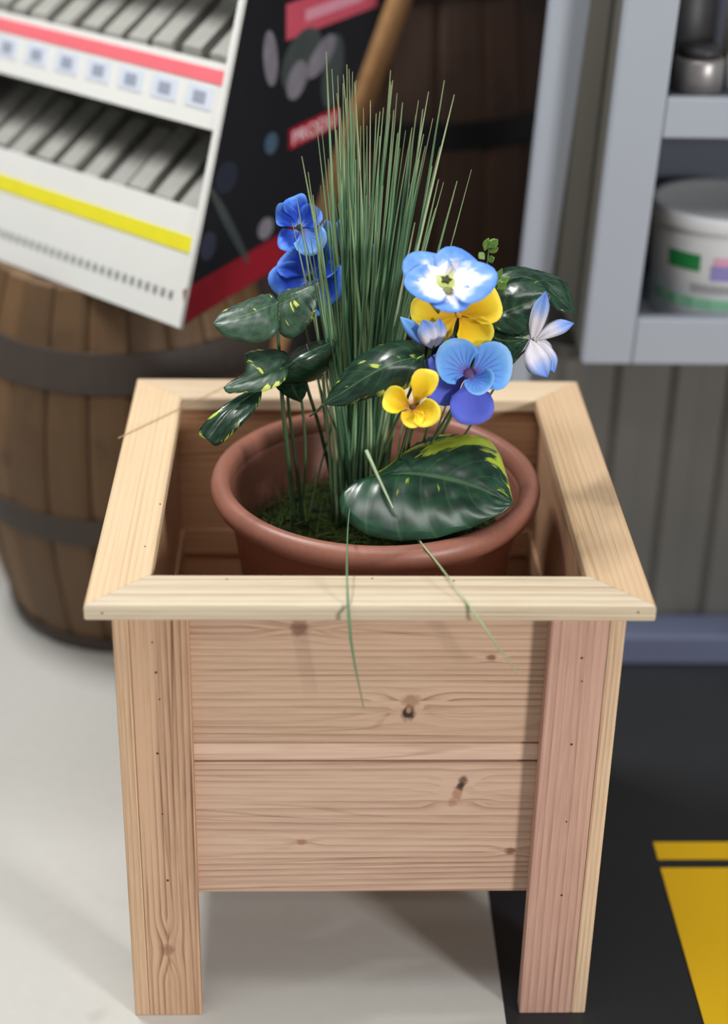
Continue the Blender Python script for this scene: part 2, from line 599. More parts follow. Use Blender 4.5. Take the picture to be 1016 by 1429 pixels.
# moss filling
SZ = 0.418
t = NT('dark_moss')
co = t.coord()
t.col(t.mix(t.step(t.noise(co, 90, 3), 0.35, 0.7), lin((16, 18, 12)), lin((40, 46, 26))))
t.b.inputs['Roughness'].default_value = 1.0
t.b.inputs['Specular IOR Level'].default_value = 0.05
M_moss = t.m
bm = bmesh.new()
rings = []
for k in range(13):
    r = 0.1365 * k / 12
    ring = []
    for i in range(40):
        a = 2 * math.pi * i / 40
        x, y = PC.x + r * math.cos(a), PC.y + r * math.sin(a)
        z = SZ + 0.040 * math.exp(-((x - 0.06) ** 2 + (y - 0.335) ** 2) / 0.045 ** 2) + 0.016 * noise.noise((x * 30, y * 30, 1.0)) + 0.006 * noise.noise((x * 110, y * 110, 4.0)) - (0.012 if k == 12 else 0)
        ring.append(bm.verts.new((x, y, z)))
    rings.append(ring)
for k in range(12):
    for i in range(40):
        j = (i + 1) % 40
        if k == 0:
            bm.faces.new((rings[0][0], rings[1][i], rings[1][j])) if i else None
        else:
            bm.faces.new((rings[k][i], rings[k + 1][i], rings[k + 1][j], rings[k][j]))
moss = obj('moss_bed', bm, M_moss, None, True)
tag(moss, 'dark green tangled moss and soil filling the terracotta pot', 'moss', kind='stuff')
t = NT('moss_strands')
t.col(t.mix(t.noise(t.coord(), 60, 2), lin((18, 30, 14)), lin((84, 102, 48))))
t.b.inputs['Roughness'].default_value = 0.9
t.b.inputs['Specular IOR Level'].default_value = 0.1
verts, faces = [], []
for k in range(1500):
    a = random.random() * 2 * math.pi
    r = 0.132 * math.sqrt(random.random())
    p = Vector((PC.x + r * math.cos(a), PC.y + r * math.sin(a), 0))
    p.z = SZ + 0.040 * math.exp(-((p.x - 0.06) ** 2 + (p.y - 0.335) ** 2) / 0.045 ** 2)
    d = Vector((random.gauss(0, 1), random.gauss(0, 1), abs(random.gauss(0.35, 0.5)))).normalized()
    e = Vector((random.gauss(0, 1), random.gauss(0, 1), random.gauss(-.2, .6))).normalized()
    L = random.uniform(0.014, 0.040)
    sd = d.cross(Vector((0, 0, 1))).normalized() * 0.0009
    b0 = len(verts)
    for q in range(5):
        u = q / 4
        c0 = p + d * (L * u) + e * (L * 0.9 * u * u)
        rr = math.hypot(c0.x - PC.x, c0.y - PC.y)
        if rr > 0.135:
            c0.x = PC.x + (c0.x - PC.x) * 0.135 / rr
            c0.y = PC.y + (c0.y - PC.y) * 0.135 / rr
        verts += [c0 - sd * (1.1 - u), c0 + sd * (1.1 - u), c0 + Vector((0, 0, 0.0009)) * (1.1 - u)]
    for q in range(4):
        i = b0 + q * 3
        faces += [(i, i + 1, i + 4, i + 3), (i + 1, i + 2, i + 5, i + 4), (i + 2, i, i + 3, i + 5)]
ms = obj('moss_strands', pmesh('moss_strands', verts, faces), t.m, moss)
ms['kind'] = 'stuff'

# =================================================================== ORNAMENTAL GRASS
t = NT('grass_green')
uv = t.n('ShaderNodeSeparateXYZ')
t.put(uv.inputs[0], t.coord('UV'))
cr = t.n('ShaderNodeValToRGB')
t.put(cr.inputs[0], t.rand())
els = [(0.0, (62, 104, 78)), (0.3, (94, 138, 102)), (0.6, (124, 164, 120)), (0.85, (160, 190, 140)), (1.0, (200, 212, 172))]
while len(cr.color_ramp.elements) < len(els):
    cr.color_ramp.elements.new(0.5)
for k, (p, c) in enumerate(els):
    cr.color_ramp.elements[k].position = p
    cr.color_ramp.elements[k].color = lin(c)
t.col(t.mix(t.step(uv.outputs[0], 0.80, 1.1), cr.outputs[0], lin((164, 168, 124))))
t.b.inputs['Roughness'].default_value = 0.45
M_grass = t.m

grass = empty('ornamental_grass', (-0.004, 0.300, SZ))
tag(grass, 'tall clump of upright artificial grass blades rising from the pot', 'grass plant')


def blade(pts, w0, w1=0.0004, n=9, parent=grass, name='grass_blade', mat=None):
    o0 = Vector(parent.location) if parent else Vector((0, 0, 0))
    c = crom(pts, n)
    verts, faces, uvs = [], [], []
    ang = random.uniform(-0.9, 0.9)
    for i, p in enumerate(c):
        d = (c[min(i + 1, n - 1)] - c[max(i - 1, 0)]).normalized()
        sd = d.cross(Vector((math.sin(ang), -math.cos(ang), 0.1))).normalized()
        nr = sd.cross(d)
        u = i / (n - 1)
        wd = w0 + (w1 - w0) * u ** 2.4
        for q in (sd * wd, nr * wd * 0.45, sd * -wd):
            verts.append(p + q - o0)
            uvs.append((u, 0.5))
    for i in range(n - 1):
        for k in range(3):
            faces.append((i * 3 + k, i * 3 + (k + 1) % 3, i * 3 + 3 + (k + 1) % 3, i * 3 + 3 + k))
    faces.append((2, 1, 0))
    return obj(name, pmesh(name, verts, faces, uvs), mat or M_grass, parent, True)


# measured tips: (x, y, z)
TIPS = [(-0.0410, 0.3000, 0.9069), (-0.0216, 0.3100, 0.8932), (-0.0200, 0.2900, 0.8938), (-0.0304, 0.3200, 0.8642), (-0.0130, 0.3000, 0.8811), (0.0195, 0.3200, 0.8862), (0.0195, 0.3000, 0.8776),
        (0.0246, 0.2900, 0.8721), (0.0557, 0.3200, 0.8666), (0.0693, 0.3100, 0.8798), (0.0783, 0.3000, 0.8690), (0.0662, 0.2900, 0.8225), (0.0471, 0.3300, 0.8560), (-0.0630, 0.2800, 0.8150), (-0.0676, 0.2700, 0.7790),
        (-0.0498, 0.3100, 0.8409), (-0.0445, 0.2900, 0.8381), (-0.0050, 0.3300, 0.8486), (0.0066, 0.3100, 0.8483), (0.0128, 0.3000, 0.8563), (0.0352, 0.3200, 0.8297), (0.0400, 0.3000, 0.8378),
        (0.0614, 0.3300, 0.8391), (0.0502, 0.3100, 0.8529), (0.0653, 0.2800, 0.7946), (-0.0244, 0.3300, 0.8793), (-0.0155, 0.3400, 0.8798), (0.0020, 0.3400, 0.8530), (0.0319, 0.3400, 0.8362), (-0.0352, 0.3300, 0.8845),
        (-0.0570, 0.3000, 0.7943), (0.0637, 0.2800, 0.7669), (-0.0029, 0.2800, 0.8445), (0.0096, 0.2900, 0.8320), (0.0424, 0.2900, 0.8525), (0.0222, 0.3300, 0.8746), (-0.0281, 0.2900, 0.8583)]
for k in range(96):
    base = Vector(random.choice(TIPS))
    TIPS.append(tuple(base + Vector((random.gauss(0, 0.010), random.gauss(0, 0.014), -abs(random.gauss(0.0, 0.065))))))
for k, tp in enumerate(TIPS):
    tp = Vector(tp)
    dx = (tp.x - 0.005)
    b = Vector((-0.004 + dx * 0.22 + random.gauss(0, 0.0075), 0.300 + random.gauss(0, 0.010), SZ + 0.001))
    m1 = b.lerp(tp, 0.35) + Vector((-dx * 0.10 + random.gauss(0, 0.002), random.gauss(0, 0.003), 0))
    m2 = b.lerp(tp, 0.7) + Vector((-dx * 0.06 + random.gauss(0, 0.002), random.gauss(0, 0.003), 0))
    blade([b, m1, m2, tp], random.uniform(0.0016, 0.0027))
# blades that have fallen forward over the rim, and short ones on the big leaf
blade([(-0.0066, 0.2900, 0.4779), (-0.0145, 0.2000, 0.4952), (-0.0189, 0.1250, 0.5076), (-0.0210, 0.0450, 0.5106), (-0.0204, -0.0060, 0.4966), (-0.0162, -0.0100, 0.4552), (-0.0051, -0.0120, 0.3961)], 0.0025, 0.0007, 18)
blade([(0.0283, 0.2700, 0.4675), (0.0431, 0.2000, 0.4677), (0.0520, 0.1220, 0.4889), (0.0687, 0.0350, 0.5056), (0.0880, -0.0060, 0.4955), (0.1080, -0.0100, 0.4665), (0.1299, -0.0120, 0.4342)], 0.0022, 0.0006, 18)
blade([(-0.0002, 0.2000, 0.5511), (0.0106, 0.1800, 0.5327), (0.0245, 0.1550, 0.5117)], 0.0021, 0.0012, 6, mat=plain('pale_grass', (176, 200, 160), 0.5))

straw = empty('dry_straw', (-0.2, 0.42, H + 0.002))
tag(straw, 'thin dry straw lying across the corner of the cream planter rim', 'straw')
M_straw = plain('dry_straw', (176, 150, 112), 0.6)
blade([(-0.2545, 0.337, H + 0.0012), (-0.196, 0.412, H + 0.0014), (-0.140, 0.487, H + 0.0012)], 0.0007, 0.0004, 8, straw, 'stalk', M_straw)

# =================================================================== LEAFY PLANTS
LD, LG, LL = (18, 42, 30), (36, 68, 48), (190, 208, 84)
M_leaf = leaf_mat('variegated_leaf', LG, LD, LL, 0.055)
M_leafp = leaf_mat('variegated_leaf_plain', (34, 66, 48), (18, 42, 30), (170, 196, 74), -0.03)
M_leafy = leaf_mat('variegated_leaf_limy', (34, 76, 52), (20, 50, 36), (188, 206, 60), 0.085, -0.10)
M_leafl = leaf_mat('variegated_leaf_pale', (58, 88, 66), (36, 62, 46), (206, 220, 96), 0.05, 0.0, 0.4)
M_stem = plain('green_stem', (74, 100, 66), 0.5, 0, 0.2)
M_stemd = plain('dark_green_stem', (48, 70, 46), 0.5, 0, 0.2)
M_sprig = leaf_mat('sprig_leaf', (120, 156, 70), (84, 126, 54), (196, 214, 130), 0.05, 0, 0.5)


def loft(name, mid, left, right, mat, parent, nu=22, nv=13, ripple=0.0016, th=0.0007, bulge=0.0, nveins=7.0, rag=0.0):
    """a leaf or petal spanned between its midrib and its two edges"""
    o0 = Vector(parent.location)
    Mi = crom(mid, nu)
    Le = crom([mid[0]] + list(left) + [mid[-1]], nu)
    Ri = crom([mid[0]] + list(right) + [mid[-1]], nu)
    verts, faces, uvs = [], [], []
    nrm = []
    for i in range(nu):
        a = (Le[i] - Mi[i])
        b = (Ri[i] - Mi[i])
        d = Mi[min(i + 1, nu - 1)] - Mi[max(i - 1, 0)]
        n = (b - a).cross(d)
        n = n.normalized() if n.length > 1e-9 else Vector((0, 0, 1))
        if n.dot(Vector((-0.05, -0.85, 0.5))) < 0:
            n = -n
        nrm.append(n)
    if nrm:
        nrm[0] = nrm[1]
        nrm[-1] = nrm[-2]
    half = nv // 2
    ph = random.random()
    for i in range(nu):
        tt = i / (nu - 1)
        for j in range(nv):
            s = (j - half) / half
            e = Le[i] if s < 0 else Ri[i]
            a = abs(s)
            p = Mi[i].lerp(e, a)
            wd = (e - Mi[i]).length
            p = p + nrm[i] * (bulge * wd * a * (1 - a) * 4)
            v = tt - 0.3 * a
            p = p + nrm[i] * (ripple * math.cos(2 * math.pi * (v * nveins)) * min(1, wd / 0.02) * a * (1.25 - a) * 1.6)
            p = p - nrm[i] * (ripple * 0.9 * math.exp(-(s / 0.10) ** 2) * math.sin(math.pi * tt))
            if rag:
                p = p + nrm[i] * (rag * a * a * math.sin(6.5 * tt * math.pi + ph * 6 + (1.5 if s > 0 else 0)))
            verts.append(p - o0)
            uvs.append((tt, (s + 1) / 2))
    for i in range(nu - 1):
        for j in range(nv - 1):
            faces.append((i * nv + j, i * nv + j + 1, (i + 1) * nv + j + 1, (i + 1) * nv + j))
    o = obj(name, pmesh(name, verts, faces, uvs), mat, parent, True)
    return solidify(o, th)


def stem(pts, r0, r1, parent, mat=None, name='stem', n=12):
    o0 = Vector(parent.location)
    return obj(name, tube_mesh(name, [Vector(p) - o0 for p in pts], r0, r1, n, 6), mat or M_stem, parent, True)


# --- leaf plant at the left of the grass
lp = empty('variegated_vine', (-0.055, 0.300, SZ))
tag(lp, 'dark green vine with lime-flecked leaves drooping over the rear-left pot lip', 'leaf plant', 'variegated vines in the pot')
loft('leaf', [(-0.0856, 0.2750, 0.6727), (-0.1147, 0.2550, 0.6683), (-0.1468, 0.2500, 0.6598)], [(-0.0956, 0.2900, 0.6759), (-0.1243, 0.2750, 0.6709), (-0.1416, 0.2600, 0.6662)],
     [(-0.0852, 0.2450, 0.6550), (-0.1029, 0.2400, 0.6451), (-0.1280, 0.2380, 0.6486), (-0.1425, 0.2450, 0.6545)], M_leafl, lp, bulge=0.12)
loft('leaf', [(-0.0870, 0.2750, 0.6698), (-0.0669, 0.2680, 0.6828), (-0.0449, 0.2750, 0.6935)], [(-0.0831, 0.2900, 0.6775), (-0.0636, 0.2850, 0.6853)],
     [(-0.0854, 0.2550, 0.6510), (-0.0716, 0.2550, 0.6437), (-0.0551, 0.2580, 0.6574), (-0.0476, 0.2650, 0.6746)], M_leafl, lp, bulge=0.1)
loft('leaf', [(-0.0744, 0.2500, 0.6212), (-0.1030, 0.2320, 0.6144), (-0.1371, 0.2250, 0.6045)], [(-0.0802, 0.2700, 0.6242), (-0.0996, 0.2650, 0.6276), (-0.1173, 0.2550, 0.6271), (-0.1157, 0.2430, 0.6141), (-0.1305, 0.2320, 0.6082)],
     [(-0.0782, 0.2250, 0.6131), (-0.0958, 0.2150, 0.6061), (-0.1204, 0.2160, 0.6033), (-0.1329, 0.2200, 0.6007)], M_leafl, lp, bulge=0.15)
loft('leaf', [(-0.0875, 0.2450, 0.6082), (-0.0645, 0.2350, 0.6327), (-0.0287, 0.2600, 0.6406)], [(-0.0830, 0.2700, 0.6151), (-0.0606, 0.2750, 0.6284), (-0.0425, 0.2720, 0.6350)],
     [(-0.0760, 0.2620, 0.5935), (-0.0492, 0.2750, 0.5919), (-0.0338, 0.2750, 0.6089)], M_leafp, lp, bulge=0.2)
loft('leaf', [(-0.0787, 0.2620, 0.6087), (-0.0718, 0.2680, 0.5886), (-0.0634, 0.2760, 0.5667)], [(-0.0892, 0.2580, 0.5951), (-0.0789, 0.2680, 0.5778)], [(-0.0592, 0.2720, 0.5993), (-0.0577, 0.2780, 0.5790)], M_leafp, lp)
loft('leaf', [(-0.1006, 0.2400, 0.5960), (-0.1302, 0.2150, 0.5843), (-0.1519, 0.2000, 0.5609)], [(-0.1144, 0.2380, 0.5953), (-0.1425, 0.2140, 0.5861), (-0.1609, 0.2050, 0.5668)],
     [(-0.1043, 0.2220, 0.5873), (-0.1232, 0.2050, 0.5708), (-0.1431, 0.2000, 0.5549)], M_leaf, lp, bulge=0.2)
stem([(-0.0693, 0.2850, 0.4158), (-0.0751, 0.2880, 0.4826), (-0.0819, 0.2750, 0.5685), (-0.0860, 0.2850, 0.6332), (-0.0872, 0.2820, 0.6686)], 0.0030, 0.0016, lp)
stem([(-0.0603, 0.2830, 0.4169), (-0.0692, 0.2850, 0.5004), (-0.0762, 0.2720, 0.5699), (-0.0773, 0.2620, 0.6110)], 0.0021, 0.0014, lp, M_stemd)
stem([(-0.0648, 0.2900, 0.4148), (-0.0590, 0.2880, 0.4990), (-0.0627, 0.2800, 0.5664), (-0.0704, 0.2660, 0.6033)], 0.0018, 0.0012, lp)
stem([(-0.0259, 0.3100, 0.4384), (-0.0430, 0.3000, 0.5218), (-0.0563, 0.2850, 0.5760), (-0.0633, 0.2620, 0.6126)], 0.0022, 0.0016, lp, M_stemd)
stem([(-0.0573, 0.2850, 0.4217), (-0.0414, 0.3000, 0.4933), (-0.0271, 0.3050, 0.5437)], 0.0012, 0.0010, lp)

# --- leaf in front of the grass
cp = empty('variegated_vine', (0.0, 0.285, SZ))
tag(cp, 'single-leaf green vine in front of the grass blades with its leaf tip pointing down', 'leaf plant', 'variegated vines in the pot')
loft('leaf', [(0.0526, 0.2050, 0.6474), (0.0138, 0.1900, 0.6417), (-0.0412, 0.2000, 0.5990)], [(0.0507, 0.2220, 0.6535), (0.0216, 0.2250, 0.6528), (-0.0108, 0.2200, 0.6378), (-0.0304, 0.2120, 0.6146)],
     [(0.0518, 0.1850, 0.6383), (0.0320, 0.1800, 0.6222), (0.0008, 0.1830, 0.6127), (-0.0237, 0.1900, 0.6014)], M_leaf, cp, bulge=0.1)
stem([(0.0051, 0.2850, 0.4347), (0.0227, 0.2600, 0.5289), (0.0435, 0.2250, 0.6065), (0.0527, 0.2060, 0.6462)], 0.0020, 0.0013, cp)
stem([(-0.0412, 0.2000, 0.5990), (-0.0479, 0.2030, 0.5902), (-0.0547, 0.2060, 0.5836)], 0.0015, 0.0009, cp, M_stemd)

# --- large glossy leaf resting on the front lip
bp = empty('variegated_vine', (0.03, 0.26, SZ))
tag(bp, 'large glossy lime-streaked leaf resting on the front lip of the pot', 'leaf plant', 'variegated vines in the pot')
loft('leaf', [(0.0013, 0.2050, 0.5178), (0.0451, 0.2050, 0.5243), (0.0959, 0.1850, 0.5237), (0.1382, 0.1500, 0.5195)],
     [(0.0221, 0.2350, 0.5157), (0.0444, 0.2600, 0.5227), (0.0776, 0.2750, 0.5286), (0.1107, 0.2680, 0.5360), (0.1287, 0.2450, 0.5351), (0.1367, 0.2050, 0.5248)],
     [(-0.0170, 0.1950, 0.5134), (-0.0254, 0.1850, 0.5060), (-0.0187, 0.1630, 0.4927), (0.0126, 0.1460, 0.4841), (0.0530, 0.1380, 0.4870), (0.0933, 0.1380, 0.4980), (0.1242, 0.1420, 0.5121)],
     M_leafy, bp, nu=34, nv=19, ripple=0.0017, bulge=0.09, nveins=7.0)
stem([(0.0287, 0.2600, 0.4355), (0.0194, 0.2350, 0.4773), (0.0071, 0.2080, 0.5132)], 0.0022, 0.0016, bp)
loft('leaf', [(0.0304, 0.2850, 0.4928), (0.0606, 0.2850, 0.5133), (0.0960, 0.2800, 0.5311)], [(0.0397, 0.3000, 0.5003), (0.0686, 0.3000, 0.5184)], [(0.0417, 0.2620, 0.4961), (0.0737, 0.2620, 0.5124)], M_leafy, bp)

# --- leaves at the right behind the flowers
rp = empty('variegated_vine', (0.075, 0.300, SZ))
tag(rp, 'dark green vine leaves spreading to the right behind the pansies', 'leaf plant', 'variegated vines in the pot')
loft('leaf', [(0.1210, 0.2950, 0.6863), (0.1610, 0.2920, 0.6936), (0.2032, 0.2720, 0.6645)], [(0.1384, 0.3180, 0.6945), (0.1636, 0.3150, 0.6943), (0.1928, 0.3020, 0.6889), (0.1997, 0.2850, 0.6788)],
     [(0.1338, 0.2820, 0.6852), (0.1639, 0.2760, 0.6848), (0.1859, 0.2660, 0.6696)], M_leafp, rp, bulge=0.15)
loft('leaf', [(0.1089, 0.2680, 0.6579), (0.1395, 0.2520, 0.6774), (0.1743, 0.2520, 0.6908)], [(0.1190, 0.2850, 0.6811), (0.1413, 0.2800, 0.6963), (0.1650, 0.2700, 0.6979)],
     [(0.1248, 0.2450, 0.6566), (0.1536, 0.2420, 0.6536), (0.1694, 0.2460, 0.6727)], M_leaf, rp, ripple=0.0026, bulge=0.12)
loft('leaf', [(0.1000, 0.2620, 0.6572), (0.1293, 0.2440, 0.6482), (0.1544, 0.2360, 0.6516)], [(0.1194, 0.2620, 0.6588), (0.1445, 0.2480, 0.6556)],
     [(0.1081, 0.2460, 0.6339), (0.1306, 0.2360, 0.6114), (0.1442, 0.2330, 0.6336)], M_leaf, rp, bulge=0.1)
stem([(0.0422, 0.3000, 0.4141), (0.0695, 0.3000, 0.4939), (0.1013, 0.2850, 0.5810), (0.1183, 0.2700, 0.6408), (0.1241, 0.2700, 0.6631)], 0.0020, 0.0014, rp)
stem([(0.0695, 0.3000, 0.4939), (0.1116, 0.2950, 0.6078), (0.1255, 0.2960, 0.6830)], 0.0018, 0.0013, rp)
stem([(0.1232, 0.2620, 0.6662), (0.1529, 0.2450, 0.6598), (0.1603, 0.2420, 0.6463)], 0.0012, 0.0010, rp, M_stemd)

# --- lime sprig above the big pansy
sp = empty('lime_sprig', (0.06, 0.290, SZ))
tag(sp, 'small lime green sprig poking out behind the large blue and white pansy', 'sprig')
stem([(0.0412, 0.2900, 0.4322), (0.0744, 0.2850, 0.5335), (0.1041, 0.2750, 0.6536), (0.1145, 0.2700, 0.7126), (0.1151, 0.2680, 0.7375)], 0.0012, 0.0007, sp)
for (a, b, w_) in (((0.1140, 0.2680, 0.7318), (0.1224, 0.2620, 0.7424), 0.0042), ((0.1149, 0.2680, 0.7276), (0.1235, 0.2620, 0.7340), 0.003), ((0.1142, 0.2700, 0.7183), (0.1202, 0.2640, 0.7233), 0.0035),
                   ((0.1114, 0.2700, 0.7197), (0.1056, 0.2700, 0.7268), 0.0035), ((0.1218, 0.2650, 0.6971), (0.1281, 0.2620, 0.7141), 0.0028), ((0.1229, 0.2620, 0.6968), (0.1358, 0.2600, 0.7063), 0.0035),
                   ((0.1242, 0.2600, 0.6932), (0.1316, 0.2560, 0.7019), 0.005), ((0.1214, 0.2600, 0.6946), (0.1165, 0.2580, 0.7054), 0.004), ((0.1110, 0.2700, 0.7283), (0.1140, 0.2670, 0.7421), 0.0036)):
    a, b = Vector(a), Vector(b)
    sd = (b - a).cross(Vector((0, -0.85, 0.5))).normalized() * w_
    loft('sprig_leaf', [a, a.lerp(b, .5), b], [a.lerp(b, .3) + sd * .85, a.lerp(b, .65) + sd], [a.lerp(b, .3) - sd * .85, a.lerp(b, .65) - sd], M_sprig, sp, 9, 5, 0.0003)
stem([(0.1138, 0.2720, 0.6770), (0.1208, 0.2660, 0.6910), (0.1224, 0.2640, 0.6961)], 0.0009, 0.0007, sp)

# =================================================================== PANSIES
P_bw = petal_mat('petal_blue_white', [(0.0, (206, 214, 132)), (0.16, (222, 228, 176)), (0.30, (236, 232, 238)), (0.56, (226, 228, 242)), (0.78, (122, 166, 234)), (1.0, (92, 144, 228))], None, 0, 0.5)
P_bl = petal_mat('petal_sky_blue', [(0.0, (86, 56, 108)), (0.16, (108, 84, 160)), (0.36, (98, 144, 224)), (0.8, (106, 166, 236)), (1.0, (146, 196, 244))], (70, 70, 150), 0.45)
P_vi = petal_mat('petal_violet_blue', [(0.0, (88, 76, 176)), (0.3, (92, 100, 210)), (0.8, (88, 104, 216)), (1.0, (104, 118, 224))])
P_ye = petal_mat('petal_yellow', [(0.0, (96, 52, 22)), (0.16, (176, 112, 20)), (0.34, (222, 176, 22)), (0.7, (238, 204, 40)), (1.0, (248, 226, 82))], (92, 48, 20), 0.3, 0.1)
P_yp = petal_mat('petal_plain_yellow', [(0.0, (196, 140, 20)), (0.4, (226, 178, 24)), (0.8, (240, 206, 44)), (1.0, (248, 226, 84))], None, 0, 0.14)
P_db = petal_mat('petal_deep_blue', [(0.0, (206, 220, 244)), (0.14, (120, 160, 232)), (0.3, (48, 88, 200)), (0.7, (42, 84, 204)), (1.0, (96, 150, 236))], None, 0, 0.3)
P_wb = petal_mat('petal_white_blue_tip', [(0.0, (220, 216, 224)), (0.45, (226, 222, 234)), (0.7, (150, 178, 236)), (1.0, (84, 132, 224))], None, 0, 0.16)
M_ctr = plain('flower_heart_dark', (52, 62, 34), 0.7)
M_ctry = plain('flower_heart_lime', (196, 206, 112), 0.6)
CAMDIR = Vector((-0.04, -0.86, 0.5)).normalized()


def petal(fl, ctr, n, upv, ang, ln, spread, mat, lift=0.0, curl=0.0, ruf=0.0025, off=0.0, name='petal'):
    """a fan-shaped petal leaving the flower heart at `ang` degrees clockwise from up"""
    o0 = Vector(fl.location)
    r_ = upv.cross(n).normalized()
    A = math.radians(ang)
    NR, NA = 9, 15
    verts, faces, uvs = [], [], []
    sd = random.random() * 6
    for i in range(NR):
        r = i / (NR - 1)
        for j in range(NA):
            a = 2 * j / (NA - 1) - 1
            ph = A + math.radians(spread) * a * (0.55 + 0.45 * r)
            R = ln * (max(0.0, math.cos(a * 1.35)) ** 0.42) * (1 + 0.03 * math.sin(5 * a + sd))
            rr = r * R
            z = off + lift * r + curl * r * r * ln + ruf * r ** 2 * math.sin(4.2 * a + sd) + 0.0012 * (1 - abs(a)) * math.sin(r * math.pi)
            verts.append(ctr + (r_ * math.sin(ph) + upv * math.cos(ph)) * rr + n * z - o0)
            uvs.append((r * (0.75 + 0.25 * math.cos(a * 1.35)), j / (NA - 1)))
    for i in range(NR - 1):
        for j in range(NA - 1):
            faces.append((i * NA + j, i * NA + j + 1, (i + 1) * NA + j + 1, (i + 1) * NA + j))
    o = obj(name, pmesh(name, verts, faces, uvs), mat, fl, True)
    return solidify(o, 0.0005)


def heart(fl, ctr, n, r, mat, name='flower_heart', star=False):
    bm = bmesh.new()
    o0 = Vector(fl.location)
    bmesh.ops.create_icosphere(bm, subdivisions=2, radius=r)
    q = n.to_track_quat('Z', 'Y').to_matrix().to_4x4()
    for v in bm.verts:
        if star:
            a = math.atan2(v.co.y, v.co.x)
            k = 0.72 + 0.5 * max(0, math.cos(5 * a)) ** 2
            v.co.x *= k
            v.co.y *= k
        v.co.z *= 0.4
    bmesh.ops.transform(bm, matrix=Matrix.Translation(ctr - o0) @ q, verts=bm.verts)
    return obj(name, bm, mat, fl, True)


def axes(n, tilt=0.0):
    n = Vector(n).normalized()
    u = (Vector((0, 0, 1)) - n * n.z).normalized()
    if tilt:
        u = (Matrix.Rotation(math.radians(tilt), 3, n) @ u)
    return n, u


def flower(label, base, category='flower'):
    f_ = empty('pansy', base)
    tag(f_, label, category, 'artificial pansies in the pot')
    return f_


px = 0.00068
# 1. large blue and white pansy
c1 = Vector((0.0688, 0.1920, 0.7231))
f1 = flower('large pale blue pansy with white middle and lime star heart', (0.05, 0.285, SZ))
n1, u1 = axes((0.0, -0.50, 0.86), 4)
petal(f1, c1, n1, u1, -50, 62 * px, 70, P_bw, 0.004, 0.06, 0.004, off=-0.0010)
petal(f1, c1, n1, u1, 46, 64 * px, 70, P_bw, 0.003, 0.04, 0.004, off=-0.0026)
petal(f1, c1, n1, u1, -112, 60 * px, 64, P_bw, 0.005, 0.16, 0.004, off=0.0004)
petal(f1, c1, n1, u1, 102, 66 * px, 66, P_bw, 0.005, 0.10, 0.004, off=0.0010)
petal(f1, c1, n1, u1, 176, 56 * px, 62, P_bw, 0.004, 0.02, 0.003, off=-0.0001)
heart(f1, c1 + n1 * 0.0022, n1, 0.0088, M_ctry, 'flower_eye')
heart(f1, c1 + n1 * 0.0052, n1, 0.0056, M_ctr, star=True)
heart(f1, c1 - u1 * 0.0115 + n1 * 0.0038, n1, 0.0046, plain('stamen_olive', (128, 128, 84), 0.7), 'stamen')
stem([(0.0302, 0.2900, 0.4237), (0.0480, 0.2700, 0.5403), (0.0634, 0.2350, 0.6615), c1 - n1 * 0.002], 0.0017, 0.0013, f1)

# 2. yellow pansy under it
c2 = Vector((0.0850, 0.2250, 0.6800))
f2 = flower('yellow pansy tucked right under the large blue and white pansy', (0.06, 0.29, SZ))
n2, u2 = axes((0.05, -0.86, 0.5))
petal(f2, c2, n2, u2, 68, 62 * px, 52, P_yp, 0.004, 0.2, 0.004)
petal(f2, c2, n2, u2, -86, 70 * px, 34, P_yp, 0.003, 0.1, 0.003)
petal(f2, c2, n2, u2, 146, 58 * px, 46, P_yp, 0.004, 0.25, 0.003)
petal(f2, c2, n2, u2, -20, 34 * px, 40, P_yp, 0.002, 0.1)
petal(f2, c2, n2, u2, -130, 52 * px, 30, P_yp, 0.002, 0.1)
heart(f2, c2 + n2 * 0.001, n2, 0.003, plain('heart_amber', (206, 150, 30), 0.6))
stem([(0.0388, 0.2950, 0.4211), (0.0604, 0.2850, 0.5173), (0.0794, 0.2550, 0.6241), c2 - n2 * 0.001], 0.0016, 0.0012, f2)

# 3. violet-blue pansy
c3 = Vector((0.0942, 0.1870, 0.6356))
f3 = flower('violet-blue pansy with purple heart hanging above the rear right pot lip', (0.055, 0.28, SZ))
n3, u3 = axes((0.10, -0.80, 0.52), -6)
petal(f3, c3, n3, u3, -98, 66 * px, 66, P_vi, 0.001, -0.12, off=-0.010)
petal(f3, c3, n3, u3, 172, 70 * px, 46, P_vi, 0.000, -0.05, off=-0.003)
petal(f3, c3, n3, u3, -24, 66 * px, 13, P_vi, -0.004, -0.1, off=-0.007)
petal(f3, c3, n3, u3, -56, 55 * px, 72, P_bl, 0.008, 0.18)
petal(f3, c3, n3, u3, 68, 61 * px, 62, P_bl, 0.006, 0.1)
petal(f3, c3, n3, u3, 150, 34 * px, 74, P_bl, 0.008, 0.5, 0.003, off=0.001)
heart(f3, c3 + n3 * 0.002, n3, 0.0068, plain('heart_purple', (92, 60, 112), 0.6))
stem([(0.0352, 0.2850, 0.4264), (0.0595, 0.2650, 0.5108), (0.0819, 0.2200, 0.5864), c3 - n3 * 0.004], 0.0017, 0.0013, f3)

